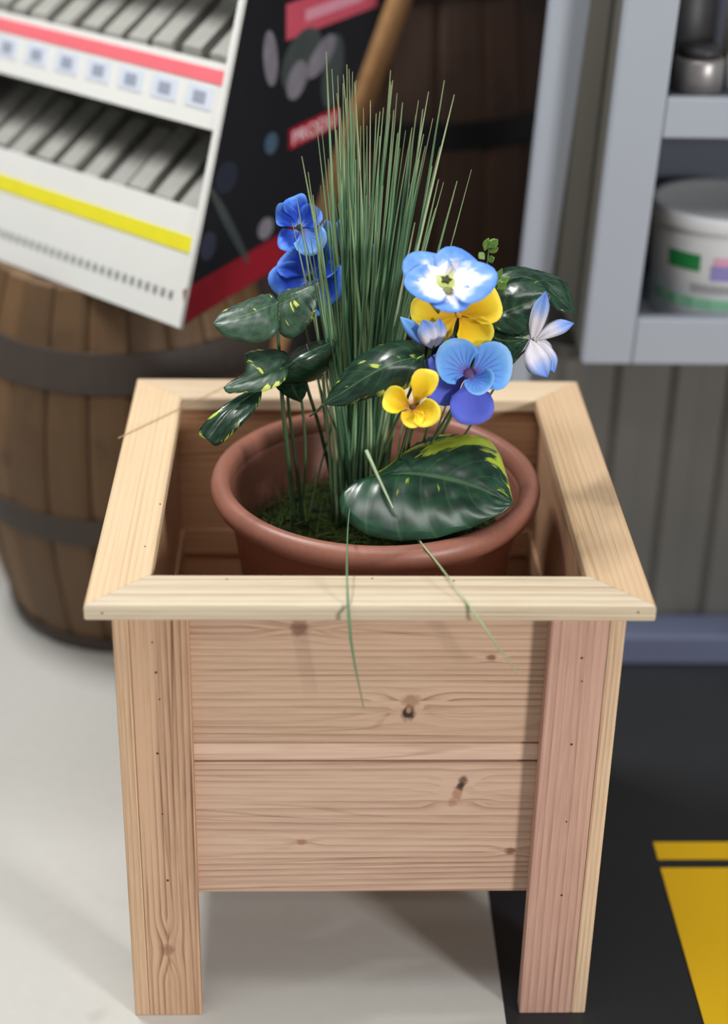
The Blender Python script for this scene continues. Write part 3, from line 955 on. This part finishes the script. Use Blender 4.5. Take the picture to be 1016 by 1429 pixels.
# 4. small yellow pansy
c4 = Vector((0.0405, 0.1600, 0.6144))
f4 = flower('small yellow pansy with brown heart just below the violet-blue pansy', (0.02, 0.27, SZ))
n4, u4 = axes((-0.10, -0.85, 0.5))
petal(f4, c4, n4, u4, -76, 42 * px, 46, P_ye, 0.005, 0.3, 0.003)
petal(f4, c4, n4, u4, 24, 56 * px, 32, P_ye, 0.004, 0.2, 0.002)
petal(f4, c4, n4, u4, 116, 40 * px, 56, P_ye, 0.006, 0.35, 0.002)
petal(f4, c4, n4, u4, 176, 30 * px, 60, P_ye, 0.006, 0.3, 0.002)
heart(f4, c4 + n4 * 0.001, n4, 0.0034, plain('heart_brown', (92, 54, 22), 0.7))
stem([(0.0222, 0.2800, 0.4290), (0.0316, 0.2500, 0.5020), (0.0385, 0.2000, 0.5726), c4 - n4 * 0.001], 0.0015, 0.0012, f4)

# 5. half-closed white and blue pansy seen from the side
f5 = flower('white pansy with blue petal tips seen from the side by the dark leaves', (0.085, 0.30, SZ))


def lpet(par, a, m, b, w_, mat, y2=None):
    a, m, b = Vector(a), Vector(m), Vector(b)
    sd = (b - a).cross(Vector((0.1, -0.85, 0.5))).normalized() * w_
    loft('petal', [a, m, b], [a.lerp(m, .6) + sd * .8, m.lerp(b, .45) + sd], [a.lerp(m, .6) - sd * .8, m.lerp(b, .45) - sd], mat, par, 12, 7, 0.0006, 0.0005, 0.35, 3)


lpet(f5, (0.1584, 0.2430, 0.6459), (0.1619, 0.2400, 0.6706), (0.1675, 0.2360, 0.7009), 0.0078, P_wb)
lpet(f5, (0.1615, 0.2460, 0.6462), (0.1778, 0.2500, 0.6580), (0.1997, 0.2550, 0.6614), 0.0070, P_wb)
lpet(f5, (0.1564, 0.2400, 0.6501), (0.1606, 0.2320, 0.6342), (0.1735, 0.2260, 0.6167), 0.0125, P_wb)
lpet(f5, (0.1625, 0.2440, 0.6485), (0.1740, 0.2400, 0.6354), (0.1816, 0.2360, 0.6178), 0.0080, P_wb)
lpet(f5, (0.1620, 0.2500, 0.6461), (0.1710, 0.2520, 0.6394), (0.1806, 0.2540, 0.6252), 0.0070, P_wb)
heart(f5, Vector((0.1604, 0.2440, 0.6485)), Vector((0.5, -0.8, 0.3)), 0.0036, plain('heart_cream', (206, 192, 170), 0.7))
stem([(0.0513, 0.3000, 0.4142), (0.0980, 0.2950, 0.5128), (0.1381, 0.2700, 0.6031), (0.1590, 0.2470, 0.6428)], 0.0015, 0.0011, f5)

# 6. small half-open pale blue pansy
f6 = flower('small half-open pale blue and white pansy between yellow petals and grass', (0.03, 0.29, SZ))
lpet(f6, (0.0577, 0.2050, 0.6561), (0.0465, 0.2040, 0.6679), (0.0288, 0.2080, 0.6846), 0.0066, P_bl)
lpet(f6, (0.0589, 0.2030, 0.6554), (0.0569, 0.2000, 0.6695), (0.0498, 0.2020, 0.6843), 0.0095, P_wb)
lpet(f6, (0.0605, 0.2060, 0.6542), (0.0654, 0.2060, 0.6672), (0.0665, 0.2120, 0.6820), 0.0072, P_wb)
heart(f6, Vector((0.0590, 0.2050, 0.6561)), Vector((0, -0.8, 0.5)), 0.0034, M_ctr)
stem([(0.0265, 0.2900, 0.4237), (0.0409, 0.2650, 0.5267), (0.0561, 0.2250, 0.6215), (0.0592, 0.2060, 0.6542)], 0.0014, 0.0011, f6)

# 7. deep blue pansies behind the grass at the left
c7 = Vector((-0.0546, 0.3250, 0.6799))
f7 = flower('lower deep blue pansy rising behind the upper left vine leaf', (-0.03, 0.325, SZ))
n7, u7 = axes((-0.35, -0.75, 0.45), 10)
petal(f7, c7, n7, u7, -40, 52 * px, 59, P_db, 0.006, 0.2, 0.005)
petal(f7, c7, n7, u7, -105, 52 * px, 65, P_db, 0.006, 0.3, 0.006)
petal(f7, c7, n7, u7, 45, 58 * px, 59, P_db, 0.004, 0.2, 0.005)
petal(f7, c7, n7, u7, 108, 64 * px, 59, P_db, 0.004, 0.2, 0.006)
petal(f7, c7, n7, u7, 168, 62 * px, 52, P_db, 0.004, 0.1, 0.005)
heart(f7, c7 + n7 * 0.001, n7, 0.004, M_ctr)
stem([(-0.0256, 0.3250, 0.4307), (-0.0416, 0.3300, 0.5445), (-0.0602, 0.3350, 0.6367), c7 - n7 * 0.001], 0.0016, 0.0012, f7)
c8 = Vector((-0.0654, 0.3350, 0.7281))
f8 = flower('upper deep blue pansy topmost of the blue flowers beside the grass', (-0.022, 0.335, SZ))
n8, u8 = axes((-0.2, -0.8, 0.5), -12)
petal(f8, c8, n8, u8, -22, 47 * px, 39, P_db, 0.004, 0.2, 0.005)
petal(f8, c8, n8, u8, -70, 39 * px, 46, P_db, 0.004, 0.3, 0.005)
petal(f8, c8, n8, u8, 40, 41 * px, 46, P_db, 0.003, 0.2, 0.005)
petal(f8, c8, n8, u8, 118, 52 * px, 50, P_bl, 0.003, 0.2, 0.005)
petal(f8, c8, n8, u8, 195, 41 * px, 50, P_db, 0.003, 0.2, 0.005)
heart(f8, c8 + n8 * 0.001, n8, 0.0035, M_ctr)
stem([(-0.0208, 0.3350, 0.4255), (-0.0341, 0.3400, 0.5401), (-0.0524, 0.3430, 0.6491), c8 - n8 * 0.001], 0.0016, 0.0012, f8)
f9 = flower('tiny sky blue pansy bud half hidden among the grass blades', (0.0, 0.335, SZ))
lpet(f9, (0.0024, 0.3350, 0.6858), (0.0035, 0.3330, 0.6999), (0.0025, 0.3340, 0.7166), 0.0075, P_bl)
lpet(f9, (0.0018, 0.3370, 0.6851), (-0.0013, 0.3380, 0.6967), (-0.0057, 0.3400, 0.7093), 0.005, P_bl)
lpet(f9, (0.0023, 0.3320, 0.6869), (0.0049, 0.3300, 0.6951), (0.0083, 0.3320, 0.7048), 0.004, P_wb)
stem([(-0.0040, 0.3350, 0.4256), (-0.0009, 0.3370, 0.5578), (0.0025, 0.3360, 0.6855)], 0.0014, 0.0010, f9)
f10 = flower('pale blue pansy bud deep between the left grass blades', (-0.01, 0.34, SZ))
lpet(f10, (-0.0341, 0.3400, 0.7031), (-0.0371, 0.3380, 0.7186), (-0.0393, 0.3400, 0.7355), 0.008, P_wb)
lpet(f10, (-0.0334, 0.3420, 0.7025), (-0.0257, 0.3430, 0.7207), (-0.0188, 0.3460, 0.7367), 0.007, P_bl)
lpet(f10, (-0.0348, 0.3380, 0.7038), (-0.0310, 0.3360, 0.6784), (-0.0321, 0.3350, 0.6385), 0.009, P_db)
stem([(-0.0161, 0.3400, 0.4230), (-0.0223, 0.3430, 0.5550), (-0.0333, 0.3430, 0.7006)], 0.0014, 0.0010, f10)


# =================================================================== BARRELS
def barrel_wood(name, a, b, c):
    t = NT(name)
    co = t.coord()
    st = t.mapped(co, (1, 1, 0.12))
    r = t.math('MULTIPLY', t.rand(), 9.0)
    f = t.math('ADD', t.math('MULTIPLY', t.noise(st, 50, 4, r), 0.5), t.math('MULTIPLY', t.rand(), 0.5))
    base = t.mix(f, lin(a), lin(b))
    t.col(t.mix(t.step(t.noise(co, 12, 3, r), 0.55, 0.8), base, lin(c)))
    t.b.inputs['Roughness'].default_value = 0.6
    return t.m


def barrel(label, loc, prof_r, h, nst, hoops, mw, mh, rot=0.0, group=None):
    """prof_r: radius as a function of z/h"""
    b = empty('wooden_barrel', loc, rot)
    tag(b, label, 'barrel')
    NZ = 12
    for k in range(nst):
        a0 = 2 * math.pi * k / nst + 0.006
        a1 = 2 * math.pi * (k + 1) / nst - 0.006
        verts, faces = [], []
        dr = random.uniform(-0.001, 0.001)
        for i in range(NZ + 1):
            z = h * i / NZ
            R = prof_r(i / NZ) + dr
            for (a, rr) in ((a0, R - 0.003), ((a0 * 0.85 + a1 * 0.15), R), ((a0 + a1) / 2, R + 0.0004), ((a0 * 0.15 + a1 * 0.85), R), (a1, R - 0.003), (a1, R - 0.018), (a0, R - 0.018)):
                verts.append((rr * math.cos(a), rr * math.sin(a), z))
        for i in range(NZ):
            for j in range(7):
                faces.append((i * 7 + j, i * 7 + (j + 1) % 7, (i + 1) * 7 + (j + 1) % 7, (i + 1) * 7 + j))
        faces.append(tuple(range(6, -1, -1)))
        faces.append(tuple(NZ * 7 + j for j in range(7)))
        obj('stave', pmesh('stave', verts, faces), mw, b)
    for (z0, z1) in hoops:
        pr_ = []
        for i in range(5):
            z = z0 + (z1 - z0) * i / 4
            pr_.append((prof_r(z / h) + 0.0032, z))
        pr_ = [(prof_r(z0 / h) - 0.002, z0)] + pr_ + [(prof_r(z1 / h) - 0.002, z1), (prof_r(z0 / h) - 0.002, z0)]
        obj('hoop', lathe(pr_, 56), mh, b, False)
    for zz in (h - 0.022, 0.012):
        R = prof_r(zz / h) - 0.019
        obj('barrel_head', lathe([(0, zz), (R, zz), (R, zz + 0.01), (0, zz + 0.01)], 40), mw, b)
    return b


M_oak = barrel_wood('oak_staves', (84, 62, 40), (128, 96, 62), (64, 48, 34))
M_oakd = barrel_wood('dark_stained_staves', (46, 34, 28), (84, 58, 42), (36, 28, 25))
M_hoop = plain('iron_hoop', (72, 62, 56), 0.6, 0.1, 0.15, 30)
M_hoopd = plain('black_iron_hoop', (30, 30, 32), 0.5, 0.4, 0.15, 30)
BR = lambda u: 0.172 - 0.010 * u + 0.046 * math.sin(math.pi * u) ** 0.9
barrel('oak barrel with iron hoops standing on the concrete under the white display rack', (-0.306, 0.874, 0), BR, 0.5205, 22,
       [(0.006, 0.026), (0.188, 0.226), (0.398, 0.448)], M_oak, M_hoop)
BR2 = lambda u: 0.20 + 0.05 * math.sin(math.pi * u)
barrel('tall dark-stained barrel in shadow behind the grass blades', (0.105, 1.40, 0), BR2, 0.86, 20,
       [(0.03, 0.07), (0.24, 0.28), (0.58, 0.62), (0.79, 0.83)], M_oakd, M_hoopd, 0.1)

# tan wooden pole leaning by the rack
M_pole = wood('tan_pole_wood', (196, 150, 104), (160, 112, 70), 'Z', [('X', 1), ('Y', 1)], 1.0, 0.012, 0.4)
pole = empty('wooden_pole', (-0.205, 1.14, 0))
tag(pole, 'tan wooden pole leaning between the display rack and the dark barrel', 'pole')
o0 = Vector(pole.location)
pa, pb = Vector((-0.205, 1.14, 0.0)), Vector((0.148, 1.14, 1.03))
obj('shaft', tube_mesh('shaft', [pa - o0, pa.lerp(pb, .33) - o0, pa.lerp(pb, .66) - o0, pb - o0], 0.0165, 0.0165, 8, 14), M_pole, pole, True)
dd = (pb - pa).normalized()
obj('end_knob', tube_mesh('end_knob', [pb - o0, pb + dd * 0.012 - o0, pb + dd * 0.024 - o0], 0.019, 0.013, 6, 14), M_pole, pole, True)

# =================================================================== DISPLAY RACK ON THE BARREL
M_white = plain('white_enamel', (226, 226, 222), 0.4, 0, 0.03, 20)
M_grey = plain('rack_back_grey', (150, 148, 140), 0.6, 0, 0.12, 15)
M_tubeg = plain('grey_carton', (152, 151, 145), 0.6, 0, 0.2, 45)
M_tubed = plain('dark_carton', (150, 146, 140), 0.6, 0, 0.2, 60)
M_tray = plain('tray_grey', (112, 110, 106), 0.6, 0, 0.1, 30)
M_red = plain('red_stripe', (236, 112, 122), 0.5)
M_crim = plain('crimson_print', (150, 24, 40), 0.5)
M_yst = plain('yellow_stripe', (232, 222, 40), 0.5)
M_black = plain('black_print', (26, 27, 32), 0.45, 0, 0.15, 15)
M_lab = plain('price_label', (208, 214, 226), 0.5)
M_ink = plain('label_ink', (150, 158, 176), 0.5)
M_slot = plain('slot_dark', (128, 128, 126), 0.8)
RK = Vector((-0.2084, 0.5904, 0.5218))
U = Vector((-0.726, 0.687, 0.0)).normalized()
Wv = Vector((0.466, 0.885, 0.0)).normalized()
EDGE = Wv * 0.17 + Vector((0, 0, 0.37))
rack = empty('display_rack', RK)
rack.scale = (0.9476, 0.9476, 0.9476)
tag(rack, 'white tiered display rack with black printed side standing on the oak barrel', 'display rack')
RN = U.cross(EDGE).normalized()           # outward normal of the sloped front
if RN.y > 0:
    RN = -RN
RWID = 0.62


def rp3(u, s, back=0.0, out=0.0, up=0.0):
    """point on the rack front: u metres along, s up the sloped edge, back metres into the rack"""
    return U * u + EDGE * s + Wv * back + RN * out + Vector((0, 0, up))


def strip(name, u0, u1, s0, s1, out0, out1, mat, par=rack):
    bm = bmesh.new()
    hexa(bm, [rp3(u0, s0, 0, out1), rp3(u1, s0, 0, out1), rp3(u1, s0, 0, out0), rp3(u0, s0, 0, out0),
              rp3(u0, s1, 0, out1), rp3(u1, s1, 0, out1), rp3(u1, s1, 0, out0), rp3(u0, s1, 0, out0)])
    bmesh.ops.recalc_face_normals(bm, faces=bm.faces)
    return obj(name, bm, mat, par)


def plank(name, p, du, dv, th, mat, par=rack):
    """a board: corner p, edge vectors du and dv, thickness vector th"""
    bm = bmesh.new()
    hexa(bm, [p, p + du, p + du + dv, p + dv, p + th, p + du + th, p + du + dv + th, p + dv + th])
    bmesh.ops.recalc_face_normals(bm, faces=bm.faces)
    return obj(name, bm, mat, par)


DEPTH = 0.27
STOP = 1.30
# tray fascias
tiers = [(0.0, 0.36, 'y'), (0.60, 0.80, 'r'), (1.08, 1.26, 'r')]
fas = []
for (s0, s1, kd) in tiers:
    fas.append(strip('fascia', 0.004, RWID, s0, s1, -0.008, 0.0, M_white))
strip('yellow_stripe', 0.004, RWID, 0.225, 0.275, 0.0, 0.0012, M_yst, fas[0])
for k in range(34):
    strip('slot', 0.022 + k * 0.0145, 0.028 + k * 0.0145, 0.075, 0.10, 0.0, 0.0010, M_slot, fas[0])
for fi, (a, b) in ((1, (0.735, 0.778)), (2, (1.20, 1.24))):
    strip('red_stripe', 0.004, RWID, a, b, 0.0, 0.0012, M_red, fas[fi])
    for k in range(9):
        lb = strip('price_label', 0.018 + k * 0.064, 0.064 + k * 0.064, a - 0.082, a - 0.012, 0.0, 0.0010, M_lab, fas[fi])
        strip('price_print', 0.030 + k * 0.064, 0.052 + k * 0.064, a - 0.066, a - 0.03, 0.0010, 0.0016, M_ink, fas[fi])
# trays, back and dividing cartons
for (sl, sh, n_) in ((0.30, 0.60, 0), (0.755, 1.08, 1)):
    plank('tray', rp3(0.004, sl, 0.004), U * (RWID - 0.004), Wv * 0.15 + Vector((0, 0, 0.055)), Vector((0, 0, -0.004)), M_tray)
    k = 0
    u = 0.012
    while u < 0.47:
        wd = random.uniform(0.029, 0.036)
        hh = random.uniform(0.014, 0.024)
        cn = plank('carton', rp3(u, sl, 0.012 + random.uniform(0, 0.012), 0, 0.0012), U * wd, Wv * 0.128 + Vector((0, 0, 0.047)), Vector((0, 0, hh)),
              M_tubeg, None)
        cn.location = RK
        cn.scale = (0.9476, 0.9476, 0.9476)
        tag(cn, 'narrow grey carton lying in the %s tray of the white display rack' % ('lower', 'upper')[n_], 'carton', 'cartons in the %s display tray' % ('lower', 'upper')[n_])
        u += wd + random.uniform(0.012, 0.020)
        k += 1
plank('back_panel', rp3(0.004, 0.0, 0.165), U * (RWID - 0.004), EDGE * STOP, Wv * 0.006, M_grey)
plank('base_plate', rp3(0.0, 0.0, 0.004), U * RWID, Wv * DEPTH, Vector((0, 0, 0.006)), M_white)
plank('top_plate', rp3(0.0, STOP, 0.0), U * RWID, Wv * 0.10, Vector((0, 0, 0.006)), M_white)
# printed side panel, its slanted outline following the front edge
SN = -U


def side_board(u):
    q = [rp3(u, 0), rp3(u, 0) + Wv * 0.318, rp3(u, STOP) + Wv * 0.50, rp3(u, STOP)]
    bm = bmesh.new()
    hexa(bm, q + [p + U * 0.004 for p in q])
    bmesh.ops.recalc_face_normals(bm, faces=bm.faces)
    return obj('side_panel', bm, M_black, rack)


side = side_board(0)
side_board(RWID)
strip('corner_trim', -0.002, 0.005, 0, STOP, -0.004, 0.002, M_white)


def side_patch(name, b0, b1, z0, z1, mat, par=side, lift=0.001, skew=0.0):
    """a print on the side panel: b along the depth, z the height above the rack foot"""
    q = lambda b, z: Wv * b + Vector((0, 0, z)) + SN * 0.0
    bm = bmesh.new()
    c = [q(b0, z0), q(b1, z0), q(b1, z1), q(b0, z1)]
    hexa(bm, [p + SN * 0.0001 for p in c] + [p + SN * lift for p in c])
    bmesh.ops.recalc_face_normals(bm, faces=bm.faces)
    return obj(name, bm, mat, par)


side_patch('red_band', 0.012, 0.31, 0.002, 0.046, M_crim)
M_pk = plain('pink_print', (206, 84, 104), 0.5)
M_sil = plain('tool_print_grey', (128, 124, 134), 0.5, 0, 0.4, 30)
M_gg = plain('print_slate', (66, 74, 74), 0.5, 0, 0.3, 20)
M_bl2 = plain('print_blue', (70, 92, 112), 0.5, 0, 0.2, 20)


def blob(name, b, z, rb, rz, mat, rot=0.0, seg=20, lift=0.0012):
    verts = []
    for lv in (0.0002, lift):
        for k in range(seg):
            a = 2 * math.pi * k / seg
            x, y = rb * math.cos(a), rz * math.sin(a)
            x, y = x * math.cos(rot) - y * math.sin(rot), x * math.sin(rot) + y * math.cos(rot)
            verts.append(Wv * (b + x) + Vector((0, 0, z + y)) + SN * lv)
    faces = [tuple(range(seg - 1, -1, -1)), tuple(range(seg, 2 * seg))]
    for k in range(seg):
        faces.append((k, (k + 1) % seg, seg + (k + 1) % seg, seg + k))
    bm = bmesh.new()
    me = pmesh(name, verts, faces)
    bm.from_mesh(me)
    bmesh.ops.recalc_face_normals(bm, faces=bm.faces)
    return obj(name, bm, mat, side)


side_patch('pink_label', 0.278, 0.545, 0.300, 0.345, M_pk)
side_patch('pink_label_strip', 0.33, 0.50, 0.315, 0.330, plain('pale_pink_print', (222, 150, 170), 0.5), lift=0.0014)  # paler pink strip along the middle of the pink label
blob('tool_print', 0.320, 0.268, 0.058, 0.036, M_gg, 0.3)
blob('tool_print', 0.306, 0.244, 0.030, 0.022, M_sil, 0.5, 20, 0.0016)
blob('tool_print', 0.375, 0.262, 0.045, 0.018, M_sil, 0.4, 20, 0.0016)
blob('tool_print', 0.236, 0.285, 0.018, 0.036, M_sil, 0.15)
blob('tool_print', 0.236, 0.176, 0.017, 0.014, M_bl2)
blob('tool_print', 0.219, 0.066, 0.020, 0.014, M_sil)
blob('tool_print', 0.120, 0.160, 0.028, 0.020, plain('print_navy', (38, 42, 58), 0.5))
blob('tool_print', 0.072, 0.085, 0.020, 0.018, plain('print_navy_b', (52, 56, 74), 0.5))
blob('tool_print', 0.124, 0.098, 0.082, 0.008, M_gg, -0.93)
blob('tool_print', 0.41, 0.235, 0.03, 0.05, M_gg, -0.3)
side_patch('red_plaque', 0.286, 0.43, 0.156, 0.182, plain('plaque_red', (186, 26, 52), 0.45))
fc = bpy.data.curves.new('lettering', 'FONT')
fc.body = 'PRODU'
fc.size = 0.030
fc.extrude = 0.0003
fo = bpy.data.objects.new('lettering_curve', fc)
COL.objects.link(fo)
dg = bpy.context.evaluated_depsgraph_get()
lme = bpy.data.meshes.new_from_object(fo.evaluated_get(dg))
bpy.data.objects.remove(fo)
xs = [v.co.x for v in lme.vertices]
kx = 0.125 / (max(xs) - min(xs))
for v in lme.vertices:
    x, y, z = v.co
    v.co = Wv * (0.294 + (x - min(xs)) * kx) + Vector((0, 0, 0.1600 + y * 0.86)) + SN * (0.0016 + z)
obj('lettering', lme, plain('lettering_white', (236, 226, 232), 0.4), side)


# =================================================================== GREY METAL CABINET AT THE RIGHT
M_cab = plain('grey_blue_enamel', (168, 175, 187), 0.45, 0.0, 0.03, 10)
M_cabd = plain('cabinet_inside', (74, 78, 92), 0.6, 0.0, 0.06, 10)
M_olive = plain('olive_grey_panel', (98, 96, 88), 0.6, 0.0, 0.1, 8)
M_corr = plain('dark_corrugated_steel', (96, 95, 92), 0.55, 0.1, 0.15, 9)
M_rail = plain('slate_blue_rail', (92, 98, 124), 0.5, 0.0, 0.06, 10)
cab = empty('metal_cabinet', (0.45, 0.69, 0.44))
tag(cab, 'grey-blue enamelled open metal cabinet holding a white tub', 'cabinet')
co0 = Vector(cab.location)
KX = 0.034                                   # the cabinet stands slightly racked to the right


def cbox(name, x0, x1, y0, y1, z0, z1, mat, par=cab, off=0.003, org=None):
    bm = bmesh.new()
    c = []
    for z in (z0, z1):
        s = KX * (z - 0.44)
        for (x, y) in ((x0, y0), (x1, y0), (x1, y1), (x0, y1)):
            c.append(Vector((x + s, y, z)) - (org or co0))
    hexa(bm, c)
    if off:
        bevel(bm, off)
    return obj(name, bm, mat, par)


cbox('stile', 0.2855, 0.347, 0.68, 0.70, 0.442, 1.12, M_cab)
cbox('bottom_rail', 0.3475, 0.90, 0.68, 0.70, 0.442, 0.503, M_cab)
cbox('shelf_rail', 0.3475, 0.90, 0.682, 0.70, 0.728, 0.776, M_cab)
cbox('side_wall', 0.2865, 0.298, 0.7005, 0.95, 0.444, 1.12, M_olive)
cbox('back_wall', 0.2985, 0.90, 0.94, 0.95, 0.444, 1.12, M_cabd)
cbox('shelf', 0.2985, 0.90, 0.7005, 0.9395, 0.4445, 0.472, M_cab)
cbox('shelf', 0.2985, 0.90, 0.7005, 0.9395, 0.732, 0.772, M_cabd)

# post beside it with its dark infill
post = empty('steel_post', (0.23, 0.77, 0))
tag(post, 'pale grey steel post standing beside the metal cabinet', 'post')
po = Vector(post.location)
bm = bmesh.new()
hexa(bm, [Vector(p) - po for p in ((0.190, 0.76, 0), (0.219, 0.76, 0), (0.219, 0.785, 0), (0.190, 0.785, 0), (0.236, 0.76, 1.1), (0.289, 0.76, 1.1), (0.289, 0.785, 1.1), (0.236, 0.785, 1.1))])
bevel(bm, 0.002)
obj('post_face', bm, M_cab, post)
bm = bmesh.new()
box(bm, -0.045, 0.0, 0.012, 0.03, 0, 0.02)
obj('foot_plate', bm, M_cab, post)
inf = obj('infill_panel', bbox(0.262, 0.42, 0.955, 0.965, 0, 1.15, 0.001), M_olive)
tag(inf, 'olive grey infill panel behind the steel post and cabinet', 'panel')

# corrugated sheet below the cabinet
verts, faces = [], []
N = 60
x = 0.24
pts = []
while x < 1.0:
    pts += [(x, 0.748), (x + 0.026, 0.748), (x + 0.037, 0.740), (x + 0.063, 0.740)]
    x += 0.074
for (x, y) in pts:
    verts += [(x, y, 0.001), (x, y, 0.441), (x, y + 0.002, 0.001), (x, y + 0.002, 0.441)]
for i in range(len(pts) - 1):
    a, b = i * 4, i * 4 + 4
    faces += [(a, b, b + 1, a + 1), (a + 2, a + 3, b + 3, b + 2), (a + 1, b + 1, b + 3, a + 3), (a, a + 2, b + 2, b)]
cs = obj('corrugated_panel', pmesh('corrugated_panel', verts, faces), M_corr)
tag(cs, 'dark corrugated steel sheet below the grey cabinet', 'panel')
rl = obj('base_rail', bbox(0.24, 1.0, 0.674, 0.735, 0, 0.046, 0.004), M_rail)
tag(rl, 'slate blue base rail on the black floor under the cabinet', 'rail')

# white tub
M_tub = plain('white_plastic_tub', (214, 216, 220), 0.35, 0, 0.03)
M_grn = plain('green_label', (30, 128, 64), 0.5, 0, 0.1)
M_grp = plain('pale_green_band', (124, 176, 146), 0.5)
M_pur = plain('label_purple', (138, 132, 190), 0.5)
M_pnk = plain('label_pink', (214, 158, 186), 0.5)
M_txt = plain('label_grey_text', (150, 150, 154), 0.5)
TB = Vector((0.472, 0.800, 0.4722))
tub = empty('plastic_tub', TB)
tag(tub, 'white plastic tub with green printed label on the cabinet bottom shelf', 'tub')
obj('tub_body', lathe([(0, 0), (0.0792, 0), (0.0828, 0.003), (0.0900, 0.120), (0.0900, 0.128), (0, 0.128)], 48), M_tub, tub, True)
obj('tub_lid', lathe([(0, 0.1283), (0.0948, 0.1283), (0.0960, 0.131), (0.0960, 0.146), (0.0924, 0.149), (0.0840, 0.147), (0, 0.147)], 48), M_tub, tub, True)


def tub_patch(name, a0, a1, z0, z1, mat):
    n = 10
    r = lambda z: 0.0828 + 0.0072 * (z - 0.003) / 0.117
    prof = [(r(z0) + 0.0003, z0), (r(z0) + 0.0009, z0), (r(z1) + 0.0009, z1), (r(z1) + 0.0003, z1)]
    return obj(name, lathe(prof, n, 0, 0, math.radians(a0), math.radians(a1)), mat, tub)


tub_patch('green_label', 212, 242, 0.078, 0.100, M_grn)
tub_patch('purple_print', 251, 285, 0.068, 0.088, M_pur)
tub_patch('pink_print', 253, 283, 0.0881, 0.099, M_pnk)
tub_patch('grey_print', 236, 300, 0.050, 0.062, M_txt)
tub_patch('green_band', 190, 350, 0.028, 0.043, M_grp)

# things on the upper shelf of the cabinet
M_met = plain('dull_metal', (150, 146, 146), 0.4, 0.6, 0.25, 30)
M_dk = plain('dark_plastic', (44, 42, 46), 0.5, 0, 0.2, 20)
M_bei = plain('beige_plastic', (206, 196, 172), 0.5)
for k, (x, y, r, h, mt_, cap, lab) in enumerate(((0.405, 0.74, 0.030, 0.040, M_met, M_dk, 'low grey metal tin at the front left of the upper cabinet shelf'),
                                                (0.468, 0.745, 0.028, 0.042, M_tub, M_met, 'low white tin with metal lid on the upper cabinet shelf'),
                                                (0.405, 0.85, 0.040, 0.115, M_dk, M_dk, 'tall black canister on the upper cabinet shelf behind the grey tin'),
                                                (0.49, 0.84, 0.034, 0.105, M_bei, M_bei, 'beige canister on the upper cabinet shelf behind the white tin'))):
    cn = empty('canister', (x, y, 0.7722))
    tag(cn, lab, 'canister', 'canisters on the upper cabinet shelf')
    obj('canister_body', lathe([(0, 0), (r - 0.002, 0), (r, 0.002), (r, h - 0.004), (r * 0.9, h), (0, h)], 32), mt_, cn, True)
    obj('canister_lid', lathe([(0, h + 0.0003), (r * 0.86, h + 0.0003), (r * 0.86, h + 0.012), (0, h + 0.013)], 32), cap, cn, True)
